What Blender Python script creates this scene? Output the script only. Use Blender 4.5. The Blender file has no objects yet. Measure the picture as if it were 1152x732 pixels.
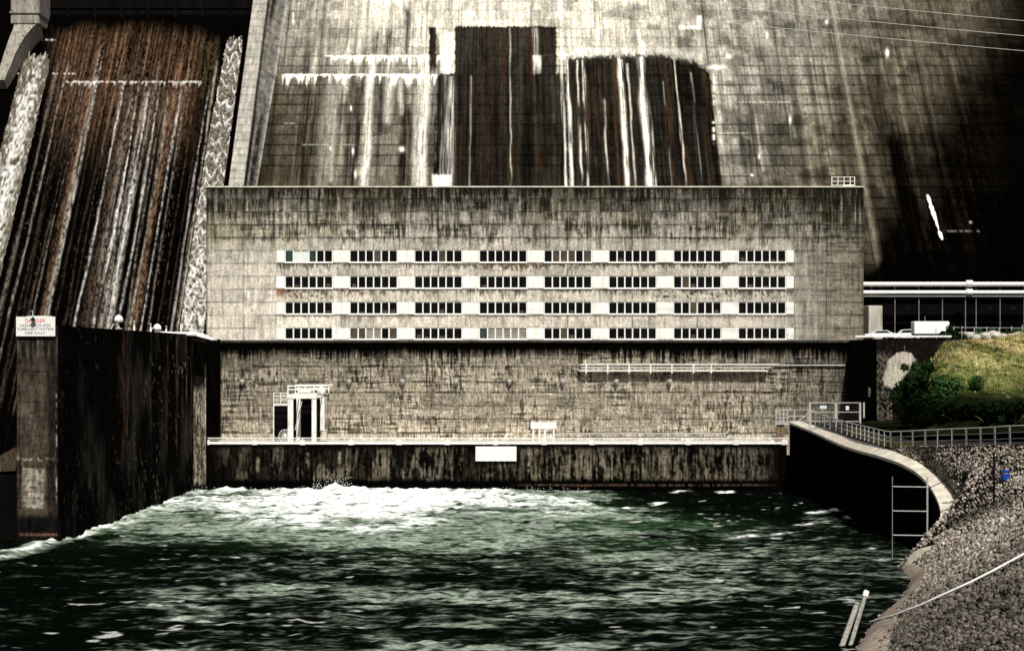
import bpy, math, random
import numpy as np
from mathutils import Vector, Matrix

random.seed(7)
rng = np.random.default_rng(11)
scene = bpy.context.scene
col = scene.collection

# ------------------------------------------------------------------ camera, light, exposure
F, CX, HY, ZC = 1900.0, 560.0, 403.0, 21.8       # survey of the view: focal length, centre line, horizon, eye height (m)
cam_d = bpy.data.cameras.new('camera'); cam = bpy.data.objects.new('camera', cam_d); col.objects.link(cam)
cam.location = (0, 0, ZC); cam.rotation_euler = (math.radians(90), 0, 0)
cam_d.sensor_width = 36; cam_d.lens = 36 * F / 1152
cam_d.shift_x = (576 - CX) / 1152; cam_d.shift_y = (HY - 366) / 1152
cam_d.clip_start = 1; cam_d.clip_end = 9000
scene.camera = cam
SUN_EL, SUN_AZ = math.radians(50), math.radians(9)     # azimuth from behind the camera, towards the right
w = bpy.data.worlds.new('World'); scene.world = w; w.use_nodes = True
nt = w.node_tree; nt.nodes.clear()
sky = nt.nodes.new('ShaderNodeTexSky'); sky.sky_type = 'NISHITA'; sky.sun_disc = False
sky.sun_elevation = SUN_EL; sky.sun_rotation = math.pi - SUN_AZ
sky.dust_density = 3.0
bg = nt.nodes.new('ShaderNodeBackground'); bg.inputs['Strength'].default_value = 0.05
wo = nt.nodes.new('ShaderNodeOutputWorld')
hs = nt.nodes.new('ShaderNodeHueSaturation'); hs.inputs['Saturation'].default_value = 0.35
nt.links.new(sky.outputs[0], hs.inputs['Color']); nt.links.new(hs.outputs[0], bg.inputs[0]); nt.links.new(bg.outputs[0], wo.inputs[0])
sd = bpy.data.lights.new('sun', 'SUN'); sun = bpy.data.objects.new('sun', sd); col.objects.link(sun)
sd.energy = 4.6; sd.angle = math.radians(0.5); sd.color = (1.0, 0.965, 0.91)
to_sun = Vector((math.sin(SUN_AZ) * math.cos(SUN_EL), -math.cos(SUN_AZ) * math.cos(SUN_EL), math.sin(SUN_EL)))
sun.rotation_euler = to_sun.to_track_quat('Z', 'Y').to_euler(); sun.location = (0, 0, 200)
scene.view_settings.view_transform = 'Standard'; scene.view_settings.look = 'None'
scene.view_settings.gamma = 1; scene.view_settings.use_curve_mapping = False
scene.view_settings.exposure = 0.25

# ------------------------------------------------------------------ helpers
def P(px, py, Y):
    return Vector(((px - CX) * Y / F, Y, ZC - (py - HY) * Y / F))

def tag(o, label=None, cat=None, group=None, kind=None):
    if label: o['label'] = label
    if cat: o['category'] = cat
    if group: o['group'] = group
    if kind: o['kind'] = kind
    return o

def empty(name, loc, label, cat, group=None, rz=0):
    o = bpy.data.objects.new(name, None); col.objects.link(o)
    o.location = loc; o.rotation_euler = (0, 0, rz); o.empty_display_size = 0.5
    return tag(o, label, cat, group)

def place(child, parent):
    """parent while keeping world coordinates baked in the mesh"""
    child.parent = parent
    child.matrix_parent_inverse = Matrix.Translation(-parent.location) if parent.rotation_euler.z == 0 else (
        Matrix.Translation(parent.location) @ Matrix.Rotation(parent.rotation_euler.z, 4, 'Z')).inverted()

def copy_tree(o, parent=None):
    c = o.copy(); col.objects.link(c)
    if parent is not None: c.parent = parent
    for ch in list(o.children): copy_tree(ch, c)
    return c

class MB:
    def __init__(s): s.v = []; s.f = []; s.m = []; s.sm = []
    def add(s, vs, fs, mi=0, smooth=False):
        b = len(s.v); s.v += [tuple(x) for x in vs]
        for f in fs: s.f.append(tuple(b + i for i in f)); s.m.append(mi); s.sm.append(smooth)
        return s
    def box(s, x0, x1, y0, y1, z0, z1, mi=0, bev=0.0):
        if bev > 0:
            b = min(bev, (x1-x0)/2.1, (y1-y0)/2.1, (z1-z0)/2.1)
            vs = []
            for z, ins in ((z0, b), (z0 + b, 0), (z1 - b, 0), (z1, b)):
                i = ins
                c = b
                xa, xb, ya, yb = x0 + i, x1 - i, y0 + i, y1 - i
                vs += [(xa + c, ya, z), (xb - c, ya, z), (xb, ya + c, z), (xb, yb - c, z), (xb - c, yb, z), (xa + c, yb, z), (xa, yb - c, z), (xa, ya + c, z)]
            fs = []
            for k in range(3):
                for j in range(8):
                    fs.append((k*8 + j, k*8 + (j+1) % 8, k*8 + 8 + (j+1) % 8, k*8 + 8 + j))
            fs += [tuple(range(7, -1, -1)), tuple(range(24, 32))]
            return s.add(vs, fs, mi)
        return s.add([(x0,y0,z0),(x1,y0,z0),(x1,y1,z0),(x0,y1,z0),(x0,y0,z1),(x1,y0,z1),(x1,y1,z1),(x0,y1,z1)],
                     [(0,3,2,1),(4,5,6,7),(0,1,5,4),(1,2,6,5),(2,3,7,6),(3,0,4,7)], mi)
    def tube(s, pts, r, n=8, mi=0, r2=None, smooth=True):
        pts = [Vector(p) for p in pts]; N = len(pts); rings = []
        for i, p in enumerate(pts):
            d = (pts[min(i+1, N-1)] - pts[max(i-1, 0)]).normalized()
            a = Vector((0,0,1)) if abs(d.z) < 0.95 else Vector((1,0,0))
            u = d.cross(a).normalized(); v = u.cross(d).normalized()
            rr = r if r2 is None else r + (r2 - r) * i / max(1, N-1)
            rings.append([p + (u*math.cos(2*math.pi*k/n + math.pi/n) + v*math.sin(2*math.pi*k/n + math.pi/n))*rr for k in range(n)])
        vs = [q for ring in rings for q in ring]; fs = []
        for i in range(N-1):
            for k in range(n):
                fs.append((i*n+k, i*n+(k+1) % n, (i+1)*n+(k+1) % n, (i+1)*n+k))
        s.add(vs, fs, mi, smooth)
        s.add(rings[0], [tuple(range(n-1, -1, -1))], mi); s.add(rings[-1], [tuple(range(n))], mi)
        return s
    def beam(s, a, b, wx, mi=0): return s.tube([a, b], wx * 0.7071, 4, mi, smooth=False)
    def prism(s, prof, x0, x1, axis='x', mi=0):
        """profile [(a,b)] extruded along axis; axis x: (y,z)  axis y: (x,z)  axis z: (x,y)"""
        n = len(prof); vs = []
        for t in (x0, x1):
            for a, b in prof:
                vs.append((t, a, b) if axis == 'x' else ((a, t, b) if axis == 'y' else (a, b, t)))
        fs = [(i, (i+1) % n, n + (i+1) % n, n + i) for i in range(n)] + [tuple(range(n-1, -1, -1)), tuple(range(n, 2*n))]
        return s.add(vs, fs, mi)
    def lathe(s, c, prof, n=16, mi=0, axis='z'):
        vs = []; c = Vector(c)
        for r, h in prof:
            for k in range(n):
                a = 2*math.pi*k/n
                q = (r*math.cos(a), r*math.sin(a), h) if axis == 'z' else (r*math.cos(a), h, r*math.sin(a))
                vs.append(c + Vector(q))
        fs = []
        for i in range(len(prof)-1):
            for k in range(n): fs.append((i*n+k, i*n+(k+1) % n, (i+1)*n+(k+1) % n, (i+1)*n+k))
        fs += [tuple(range(n-1, -1, -1)), tuple(range((len(prof)-1)*n, len(prof)*n))]
        return s.add(vs, fs, mi, True)
    def build(s, name, mats, parent=None):
        me = bpy.data.meshes.new(name); me.from_pydata(s.v, [], s.f)
        for m in (mats if isinstance(mats, (list, tuple)) else [mats]): me.materials.append(m)
        me.polygons.foreach_set('material_index', s.m); me.polygons.foreach_set('use_smooth', s.sm)
        me.update()
        import bmesh
        b = bmesh.new(); b.from_mesh(me); bmesh.ops.recalc_face_normals(b, faces=b.faces); b.to_mesh(me); b.free()
        o = bpy.data.objects.new(name, me); col.objects.link(o)
        if parent is not None: place(o, parent)
        return o

# ---- numpy noise
def _hash(ix, iy, seed):
    h = (ix.astype(np.int64) * 374761393 + iy.astype(np.int64) * 668265263 + seed * 1442695041) & 0xFFFFFFFF
    h = ((h ^ (h >> 13)) * 1274126177) & 0xFFFFFFFF
    h = ((h ^ (h >> 16)) * 2246822519) & 0xFFFFFFFF
    return ((h ^ (h >> 15)) & 0xFFFF) / 65535.0
def vn(x, y, seed=0):
    x, y = np.broadcast_arrays(np.asarray(x, float), np.asarray(y, float))
    ix = np.floor(x); iy = np.floor(y); fx = x - ix; fy = y - iy
    fx = fx*fx*(3-2*fx); fy = fy*fy*(3-2*fy)
    a = _hash(ix, iy, seed); b = _hash(ix+1, iy, seed); c = _hash(ix, iy+1, seed); d = _hash(ix+1, iy+1, seed)
    return (a*(1-fx)+b*fx)*(1-fy) + (c*(1-fx)+d*fx)*fy
def fbm(x, y, seed=0, oc=4, gain=0.5):
    t = 0; a = 1; n = 0
    for i in range(oc):
        t = t + a*vn(x*2**i + 17.3*i, y*2**i + 9.1*i, seed + i*31); n += a; a *= gain
    return t/n
def ss(a, b, x):
    t = np.clip((x-a)/(b-a), 0, 1); return t*t*(3-2*t)
def mixc(c, target, m):
    return c*(1-m[..., None]) + np.asarray(target, float)*m[..., None]
def grade(c, k, g, piv=.4):
    return k*piv*(np.clip(c, 0, 1)/piv)**g
def inside(x, a, b, soft=1.0):
    return ss(a-soft, a+soft, x)*(1-ss(b-soft, b+soft, x))
def line(x, at, wd):
    return np.exp(-((x-at)/wd)**2)

def sheet(name, XYZ, paint, mats, parent=None, hole=None, smooth=True, mat_idx=None):
    """grid mesh from an (nv,nu,3) array, colours from an (nv,nu,3) array in the colour attribute 'paint'"""
    nv, nu = XYZ.shape[:2]
    idx = np.arange(nv*nu).reshape(nv, nu)
    q = np.stack([idx[:-1, :-1], idx[:-1, 1:], idx[1:, 1:], idx[1:, :-1]], -1)
    if hole is not None: q = q[~hole]
    q = q.reshape(-1, 4).astype(np.int32)
    me = bpy.data.meshes.new(name)
    me.vertices.add(nv*nu); me.vertices.foreach_set('co', XYZ.reshape(-1).astype(np.float32))
    me.loops.add(q.size); me.loops.foreach_set('vertex_index', q.reshape(-1))
    me.polygons.add(len(q)); me.polygons.foreach_set('loop_start', np.arange(0, q.size, 4, dtype=np.int32))
    me.update(calc_edges=True)
    if smooth: me.polygons.foreach_set('use_smooth', np.ones(len(q), bool))
    if paint is not None:
        at = me.color_attributes.new('paint', 'FLOAT_COLOR', 'POINT')
        c4 = np.concatenate([np.clip(paint, 0, 1), np.ones((nv, nu, 1))], -1)
        at.data.foreach_set('color', c4.reshape(-1).astype(np.float32))
    for m in (mats if isinstance(mats, (list, tuple)) else [mats]): me.materials.append(m)
    o = bpy.data.objects.new(name, me); col.objects.link(o)
    if parent is not None: place(o, parent)
    return o

# ---- materials
def newmat(name):
    m = bpy.data.materials.new(name); m.use_nodes = True
    b = m.node_tree.nodes['Principled BSDF']
    return m, m.node_tree, b
def noise_node(t, scale, sxyz=(1, 1, 1), detail=6, rough=0.6):
    tc = t.nodes.new('ShaderNodeTexCoord'); mp = t.nodes.new('ShaderNodeMapping'); mp.inputs['Scale'].default_value = sxyz
    n = t.nodes.new('ShaderNodeTexNoise'); n.inputs['Scale'].default_value = scale; n.inputs['Detail'].default_value = detail; n.inputs['Roughness'].default_value = rough
    t.links.new(tc.outputs['Object'], mp.inputs[0]); t.links.new(mp.outputs[0], n.inputs['Vector'])
    return n
def mapr(t, src, a, b, c, d):
    r = t.nodes.new('ShaderNodeMapRange'); r.inputs[1].default_value = a; r.inputs[2].default_value = b; r.inputs[3].default_value = c; r.inputs[4].default_value = d
    t.links.new(src, r.inputs[0]); return r.outputs[0]
def mulc(t, c_out, fac_out):
    m = t.nodes.new('ShaderNodeVectorMath'); m.operation = 'SCALE'
    t.links.new(c_out, m.inputs[0]); t.links.new(fac_out, m.inputs['Scale']); return m.outputs[0]
def painted(name, rough=0.85, n1=(1.2, (2.0, 2.0, .25)), n2=(3.0, (1, 1, 1)), amt=0.55, bump=0.25, spec=0.0, dist=0.08):
    m, t, b = newmat(name)
    at = t.nodes.new('ShaderNodeAttribute'); at.attribute_name = 'paint'
    a = noise_node(t, *n1); c = noise_node(t, *n2)
    f1 = mapr(t, a.outputs[0], .3, .7, 1-amt, 1+amt); f2 = mapr(t, c.outputs[0], .3, .7, 1-amt*.7, 1+amt*.7)
    o = mulc(t, mulc(t, at.outputs['Color'], f1), f2)
    t.links.new(o, b.inputs['Base Color'])
    b.inputs['Roughness'].default_value = rough; b.inputs['Specular IOR Level'].default_value = spec
    if bump:
        bp = t.nodes.new('ShaderNodeBump'); bp.inputs['Strength'].default_value = bump; bp.inputs['Distance'].default_value = dist
        t.links.new(c.outputs[0], bp.inputs['Height']); t.links.new(bp.outputs[0], b.inputs['Normal'])
    return m
def plain(name, c, rough=0.7, amt=0.25, scale=1.5, sxyz=(1, 1, 1), dirt=None, dirt_lo=.55, dirt_hi=.75, metal=0, spec=0.0, bump=0):
    m, t, b = newmat(name)
    n = noise_node(t, scale, sxyz)
    f = mapr(t, n.outputs[0], .3, .7, 1-amt, 1+amt)
    rgb = t.nodes.new('ShaderNodeRGB'); rgb.outputs[0].default_value = (*c, 1)
    o = mulc(t, rgb.outputs[0], f)
    if dirt is not None:
        n2 = noise_node(t, scale*1.9, (sxyz[0]*1.3, sxyz[1]*1.3, sxyz[2]*.5))
        k = mapr(t, n2.outputs[0], dirt_lo, dirt_hi, 0, 1)
        mx = t.nodes.new('ShaderNodeMix'); mx.data_type = 'RGBA'
        t.links.new(k, mx.inputs['Factor']); t.links.new(o, mx.inputs['A']); mx.inputs['B'].default_value = (*dirt, 1)
        o = mx.outputs['Result']
    t.links.new(o, b.inputs['Base Color']); b.inputs['Roughness'].default_value = rough; b.inputs['Metallic'].default_value = metal
    b.inputs['Specular IOR Level'].default_value = spec
    if bump:
        bp = t.nodes.new('ShaderNodeBump'); bp.inputs['Strength'].default_value = bump; bp.inputs['Distance'].default_value = .1
        t.links.new(n.outputs[0], bp.inputs['Height']); t.links.new(bp.outputs[0], b.inputs['Normal'])
    return m

M = {}
M['dam'] = painted('dam_concrete', n1=(1.0, (1.6, .25, .25)), n2=(1.6, (1, 1, 1)), amt=.36)
M['chute'] = painted('chute_concrete', rough=.6, n1=(1.2, (2.5, .2, .2)), n2=(1.6, (1.5, .6, .6)), amt=.7)
M['facade'] = painted('facade_concrete', n1=(1.0, (2.2, 1, .4)), n2=(3.4, (1, 1, 1)), amt=.24, bump=.2)
M['lower'] = painted('lower_concrete', n1=(1.1, (2.6, 1, .45)), n2=(2.8, (1, 1, 1)), amt=.4, bump=.35)
M['wet'] = painted('wet_concrete', rough=.75, n1=(.9, (1.8, 1.8, .4)), n2=(2.0, (1, 1, 1)), amt=.7)
M['foam'] = painted('white_water', rough=.5, n1=(.8, (2, .7, .7)), n2=(1.6, (1, 1, 1)), amt=.35, bump=.5, dist=.2)
M['panel_white'] = plain('white_panel', (.74, .725, .68), .6, .14, .5, (2, 1, .6), dirt=(.5, .46, .38), dirt_lo=.52, dirt_hi=.85)
M['frame_white'] = plain('white_frame', (.70, .69, .65), .5, .08)
M['steel_white'] = plain('white_steel', (.68, .665, .62), .5, .14, .8, dirt=(.30, .25, .19), dirt_lo=.55, dirt_hi=.8)
M['steel_grey'] = plain('galvanised_steel', (.38, .37, .345), .5, .2, 2.0, dirt=(.16, .12, .08), dirt_lo=.58, dirt_hi=.8)
M['post_dull'] = plain('dull_steel', (.16, .155, .145), .6, .3, 1.0)
M['steel_dark'] = plain('dark_steel', (.0045, .004, .004), .6, .4, .6, (1, 1, .4), dirt=(.02, .017, .013), dirt_lo=.66, dirt_hi=.8)
M['concrete'] = plain('pale_concrete', (.42, .39, .33), .85, .3, .6, (1, 1, .4), dirt=(.12, .10, .075), dirt_lo=.58, dirt_hi=.8, bump=.2)
M['pier_concrete'] = plain('pier_concrete', (.27, .25, .21), .85, .4, .9, (1.4, 1, .5), dirt=(.06, .05, .038), dirt_lo=.52, dirt_hi=.7, bump=.3)
M['coping'] = plain('coping_concrete', (.50, .46, .38), .85, .3, .7, (1, 1, 1), dirt=(.14, .12, .08), dirt_lo=.62, dirt_hi=.85, bump=.3)
M['concrete_dark'] = plain('dark_concrete', (.035, .031, .025), .85, .6, .5, (1.2, 1.2, .35), dirt=(.11, .095, .07), dirt_lo=.6, dirt_hi=.75)
M['concrete_black'] = plain('wet_black_concrete', (.0035, .0032, .003), .85, .6, .4, (1, 1, .35), dirt=(.03, .027, .024), dirt_lo=.76, dirt_hi=.84)
M['rust'] = plain('rusty_steel', (.13, .055, .028), .8, .5, 1.5)
M['rust_dull'] = plain('stained_block', (.05, .037, .026), .9, .6, 1.2, (3, 3, 1))
M['asphalt'] = plain('asphalt', (.022, .021, .019), .9, .3, .8)
M['timber'] = plain('timber', (.17, .12, .07), .85, .5, 1.0, (5, 5, .4))
M['timber_pale'] = plain('weathered_timber', (.24, .23, .20), .85, .5, 1.0, (6, 6, .4), dirt=(.08, .07, .05), dirt_lo=.6, dirt_hi=.75)
M['cable'] = plain('cable', (.62, .60, .55), .5, .05)
M['wire_dark'] = plain('dark_cable', (.05, .045, .04), .6, .2)
M['blue'] = plain('blue_plastic', (.015, .045, .22), .45, .2)
M['red'] = plain('red_lettering', (.55, .10, .10), .6, .15)
M['ink'] = plain('dark_lettering', (.12, .12, .12), .6, .15)
M['faint_ink'] = plain('faded_lettering', (.52, .60, .62), .6, .1)
M['tyre'] = plain('tyre_rubber', (.012, .012, .012), .8, .2)
M['car_white'] = plain('white_car_paint', (.8, .8, .78), .25, .04, spec=.5)
M['dark_glass'] = plain('dark_glass', (.008, .009, .010), .12, .2, spec=.5)
M['glass'] = plain('window_glass', (.005, .005, .005), .25, .4, .4, spec=.04)
M['glass_brown'] = plain('brown_blind', (.07, .055, .04), .7, .35, 1.0)
M['blind'] = plain('pale_blind', (.22, .20, .17), .7, .35, 1.2)
M['blind_white'] = plain('white_blind', (.55, .58, .52), .6, .2, .7)
M['glass_green'] = plain('green_glass', (.03, .05, .04), .3, .4, .8)
M['rock'] = painted('rock', rough=.9, n1=(1.5, (1, 1, 1)), n2=(5.0, (1, 1, 1)), amt=.35, bump=.5)
M['leaf_dark'] = painted('shrub_leaf', rough=.6, n1=(.6, (1, 1, 1)), n2=(3.0, (1, 1, 1)), amt=.3, bump=0)
M['grass'] = painted('grass', rough=.9, n1=(.5, (1, 1, 1)), n2=(2.2, (1, 1, 1)), amt=.45, bump=.6, dist=.3)

# ------------------------------------------------------------------ ground and water
def poly_sheet(name, pts, mat_, kind='structure'):
    o = MB().add(pts, [tuple(range(len(pts)))]).build(name, mat_); return tag(o, kind=kind)
g = poly_sheet('ground', [(-4000, -4000, -6), (4000, -4000, -6), (4000, 6000, -6), (-4000, 6000, -6)], M['concrete_dark'])
tag(g, 'dark river bed and valley floor', 'ground')

def build_water():
    us = np.arange(-82, 62, .17)
    ys = 20 + (np.linspace(0, 1, 860))**1.15*272
    ys = np.concatenate([np.arange(40, 112, 1.0), np.arange(112, 292.5, .2)])
    X, Y = np.meshgrid(us, ys)
    PX = CX + X*F/Y; PY = HY + ZC*F/Y
    # main boil below the deck and the surge along the left wall
    wig = (fbm(X/9, Y/9, 5, 4)-.5)
    top = np.interp(PX, [0, 60, 150, 215, 300, 450, 560, 660, 700], [622, 607, 578, 551, 549, 549, 551, 566, 580])
    dpt = np.interp(PX, [0, 60, 150, 215, 300, 420, 520, 600, 660, 720], [9, 10, 14, 38, 54, 56, 40, 26, 15, 4])
    body = ss(-3, 2, PY-top+wig*6)*(1-ss(.35, 1.15, (PY-top)/dpt + wig*.9))*(1-ss(640, 720, PX+wig*60))
    green_pocket = np.exp(-(((PX-215)/55)**2 + ((PY-585)/13)**2)) + .9*np.exp(-(((PX-255)/60)**2+((PY-557)/3.5)**2)) + .6*np.exp(-(((PX-560)/60)**2+((PY-580)/6)**2))
    body = np.clip(body*(1-.95*np.clip(green_pocket, 0, 1)), 0, 1)
    # waves
    r1 = 1-np.abs(2*fbm(X/9+.2*wig, Y/7, 21, 3)-1); r2 = 1-np.abs(2*fbm(X/3.4, Y/2.6, 22, 3)-1); r3 = fbm(X/1.1, Y/.9, 23, 2)
    turb = .35+.6*body
    Z = (r1-.75)*.9*turb + (r2-.7)*.75*(.5+.6*body) + (r3-.5)*.34*(.6+.5*body)
    Z += body*.15*ss(0, .35, (PY-top)/dpt)
    sp = np.exp(-(((PX-374)/9)**2)) * np.exp(-((Y-275.5)/2.2)**2)
    Z += sp*(.3+1.9*fbm(X/.7, Y/1.5, 41, 3)) + .5*np.exp(-(((PX-395)/22)**2))*np.exp(-((Y-275)/3)**2)
    Z += .35*body*np.exp(-((PY-top-2)/5)**2)*vn(X/.7, Y/3, 44)*ss(200, 260, PX)
    Z = Z*ss(0, 6, 292-Y+2)
    # sky glints on the waves, painted in as pale streaks
    lace = fbm(X/2.2, Y/1.8, 31, 4); lace2 = fbm(X/6+wig, Y/4.2, 33, 4); fine = vn(X/.55, Y/.8, 35)
    crest = ss(.0, .6, (r2-.62)*2.2 + (r3-.5)*1.1)
    zone = .5*ss(40, 200, PX)*(1-ss(560, 900, PX)*.45)*np.clip(1.2-ss(600, 640, PY)*.3, 0, 1.2) + .12
    zone += .25*np.exp(-((PY-600)/22)**2)*inside(PX, 250, 720, 60)
    dark = np.exp(-(((PX-190)/130)**2+((PY-622)/13)**2)) + np.exp(-(((PX-80)/120)**2+((PY-672)/20)**2))*.8 + .8*np.exp(-(((PX-400)/150)**2+((PY-650)/6)**2)) + .9*np.exp(-(((PX-520)/110)**2+((PY-712)/6)**2)) \
        + ss(.18, .8, (PX-690)/120)*(1-ss(575, 592, PY+wig*14)) + inside(PX, 690, 1060, 40)*(1-ss(560, 578, PY+wig*10)) + .8*ss(900, 1000, PX)*(1-ss(600, 640, PY))  # right-hand terms paint in the dark wall's reflection
    zone = np.clip(zone*(1-np.clip(dark, 0, 1)*.95), 0.02, 1)
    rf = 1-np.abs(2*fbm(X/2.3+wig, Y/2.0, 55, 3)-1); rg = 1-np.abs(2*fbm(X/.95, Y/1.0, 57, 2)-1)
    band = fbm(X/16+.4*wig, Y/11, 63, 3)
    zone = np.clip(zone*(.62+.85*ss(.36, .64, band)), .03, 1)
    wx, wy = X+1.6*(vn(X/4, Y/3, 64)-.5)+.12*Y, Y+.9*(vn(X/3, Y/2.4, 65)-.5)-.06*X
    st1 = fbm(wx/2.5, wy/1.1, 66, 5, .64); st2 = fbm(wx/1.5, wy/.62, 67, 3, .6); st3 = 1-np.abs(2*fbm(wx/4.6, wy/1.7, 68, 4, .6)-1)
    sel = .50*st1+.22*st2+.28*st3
    sky_glint = ss(.50, .74, sel+.26*(zone-.5))
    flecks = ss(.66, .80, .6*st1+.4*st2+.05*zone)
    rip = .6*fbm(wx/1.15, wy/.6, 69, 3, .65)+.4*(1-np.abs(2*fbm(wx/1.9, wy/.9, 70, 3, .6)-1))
    sky_glint *= .10+1.05*ss(.36, .66, rip+.08*(band-.5))
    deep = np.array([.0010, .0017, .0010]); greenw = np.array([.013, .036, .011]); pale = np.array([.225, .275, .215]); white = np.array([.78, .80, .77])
    c = np.ones(X.shape+(3,))*deep
    gm = np.clip(1.0*np.exp(-((PY-588)/30)**2)*inside(PX, 90, 820, 80) + .35*zone, 0, 1)*ss(.30, .70, .5*lace2+.5*st1)*(1-.95*np.clip(dark, 0, 1))*(.5+.8*rip)*(1-.8*ss(600, 660, PY))
    c = mixc(c, greenw, gm)
    c = mixc(c, pale, np.clip(sky_glint**1.6*(.55+.7*(st2-.2)) + flecks*.4, 0, 1)*np.clip(zone*1.35+.05, 0, 1))
    inten = np.interp(PX, [0, 60, 140, 215, 290, 340, 430, 520, 600, 690], [.42, .42, .48, .48, .60, .88, .92, .76, .50, .36])
    bn = .42*st1+.20*st2+.24*st3+.14*lace
    bw = np.clip(ss(.47, .72, bn+.10*(rip-.5)+.26*(body*inten-.52)+.05*(fine-.5))*ss(.05, .4, body), 0, 1)
    c = mixc(c, np.array([.10, .15, .10]), np.clip(body*1.2, 0, 1)*.8*ss(.25, .6, st1))
    c = mixc(c, np.array([.30, .36, .29]), np.clip(body*1.3, 0, 1)*ss(.42, .62, bn)*.8)
    c = mixc(c, white, bw)
    c = mixc(c, white, np.clip(sp*1.6, 0, 1))
    caps = ss(.80, .86, fbm(X/2.4, Y/1.2, 61, 3)+.06*zone+.10*np.exp(-((PY-700)/30)**2)*inside(PX, 60, 260, 60))
    c = mixc(c, white*.5, caps*.8)
    # caps thrown up in the slack corner by the right wall
    for (x0, y0, lx, ly) in ((918, 577, 10, 1.6), (934, 574, 16, 1.5), (955, 582, 8, 1.4), (968, 587, 5, 1.3), (740, 566, 10, 1), (765, 553, 9, 1), (817, 554, 8, 1), (905, 590, 12, .9), (880, 600, 10, 1.2), (835, 604, 16, 2.2), (700, 572, 12, 1)):
        c = mixc(c, white, np.clip(1.6*np.exp(-((PX-x0+4*(st1-.5))/lx)**4-((PY-y0+.12*(PX-x0)*.6+3*(lace-.5))/(ly*.7))**2)*ss(.40, .60, .5*lace+.5*rip), 0, 1))
    m, t, b = newmat('river_water')
    at = t.nodes.new('ShaderNodeAttribute'); at.attribute_name = 'paint'
    n = noise_node(t, 2.2, (1, 1, 1), 5)
    t.links.new(mulc(t, at.outputs['Color'], mapr(t, n.outputs[0], .3, .7, .55, 1.45)), b.inputs['Base Color'])
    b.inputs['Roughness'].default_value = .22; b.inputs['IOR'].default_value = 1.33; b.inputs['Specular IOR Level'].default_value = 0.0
    bp = t.nodes.new('ShaderNodeBump'); bp.inputs['Strength'].default_value = .5; bp.inputs['Distance'].default_value = .15
    t.links.new(n.outputs[0], bp.inputs['Height']); t.links.new(bp.outputs[0], b.inputs['Normal'])
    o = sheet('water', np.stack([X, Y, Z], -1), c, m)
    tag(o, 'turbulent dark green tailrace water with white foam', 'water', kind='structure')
    return o
build_water()

# spray thrown up by the boil: uncountable droplets, one mass
mb = MB()
for _ in range(700):
    px = random.gauss(374, 16) if random.random() < .55 else random.uniform(205, 660)
    Yd = random.uniform(272, 278.3) if px > 215 else 270
    h = abs(random.gauss(0, .5)) * (1.9 if abs(px-374) < 22 else .55) + .25
    r = random.uniform(.025, .09); c = Vector(((px-CX)*Yd/F, Yd, h))
    mb.add([c+Vector((r,0,0)), c+Vector((-r,0,0)), c+Vector((0,r,0)), c+Vector((0,-r,0)), c+Vector((0,0,r)), c+Vector((0,0,-r))],
           [(0,2,4),(2,1,4),(1,3,4),(3,0,4),(2,0,5),(1,2,5),(3,1,5),(0,3,5)], 0, True)
tag(mb.build('spray', M['frame_white']), 'white spray flying above the foaming boil under the deck', 'spray', kind='stuff')

# ------------------------------------------------------------------ dam
TAN, YB, ZB = 1.3, 317.0, 25.0                       # downstream face: passes (YB, ZB), rises TAN per metre
NRM = Vector((0, -TAN, 1)).normalized()
def face_Y(py, off=0.0):                             # depth of the face along the sight line at photo row py
    return (TAN*YB + ZC - ZB - off*math.sqrt(1+TAN*TAN)) / (TAN + (py-HY)/F)
def face_grid(xs, rows, off=0.0):
    Yr = np.array([face_Y(r, off) for r in rows]); Zr = ZC - (np.array(rows)-HY)*Yr/F
    X, Y = np.meshgrid(xs, Yr); _, Z = np.meshgrid(xs, Zr); _, PY = np.meshgrid(xs, rows)
    PX = CX + X*F/Y
    U = CX + X*F/face_Y(208)
    return X, Y, Z, PX, PY, U
dam = empty('dam', (0, YB, ZB), 'huge stained concrete gravity dam rising behind the powerhouse', 'dam')

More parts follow.
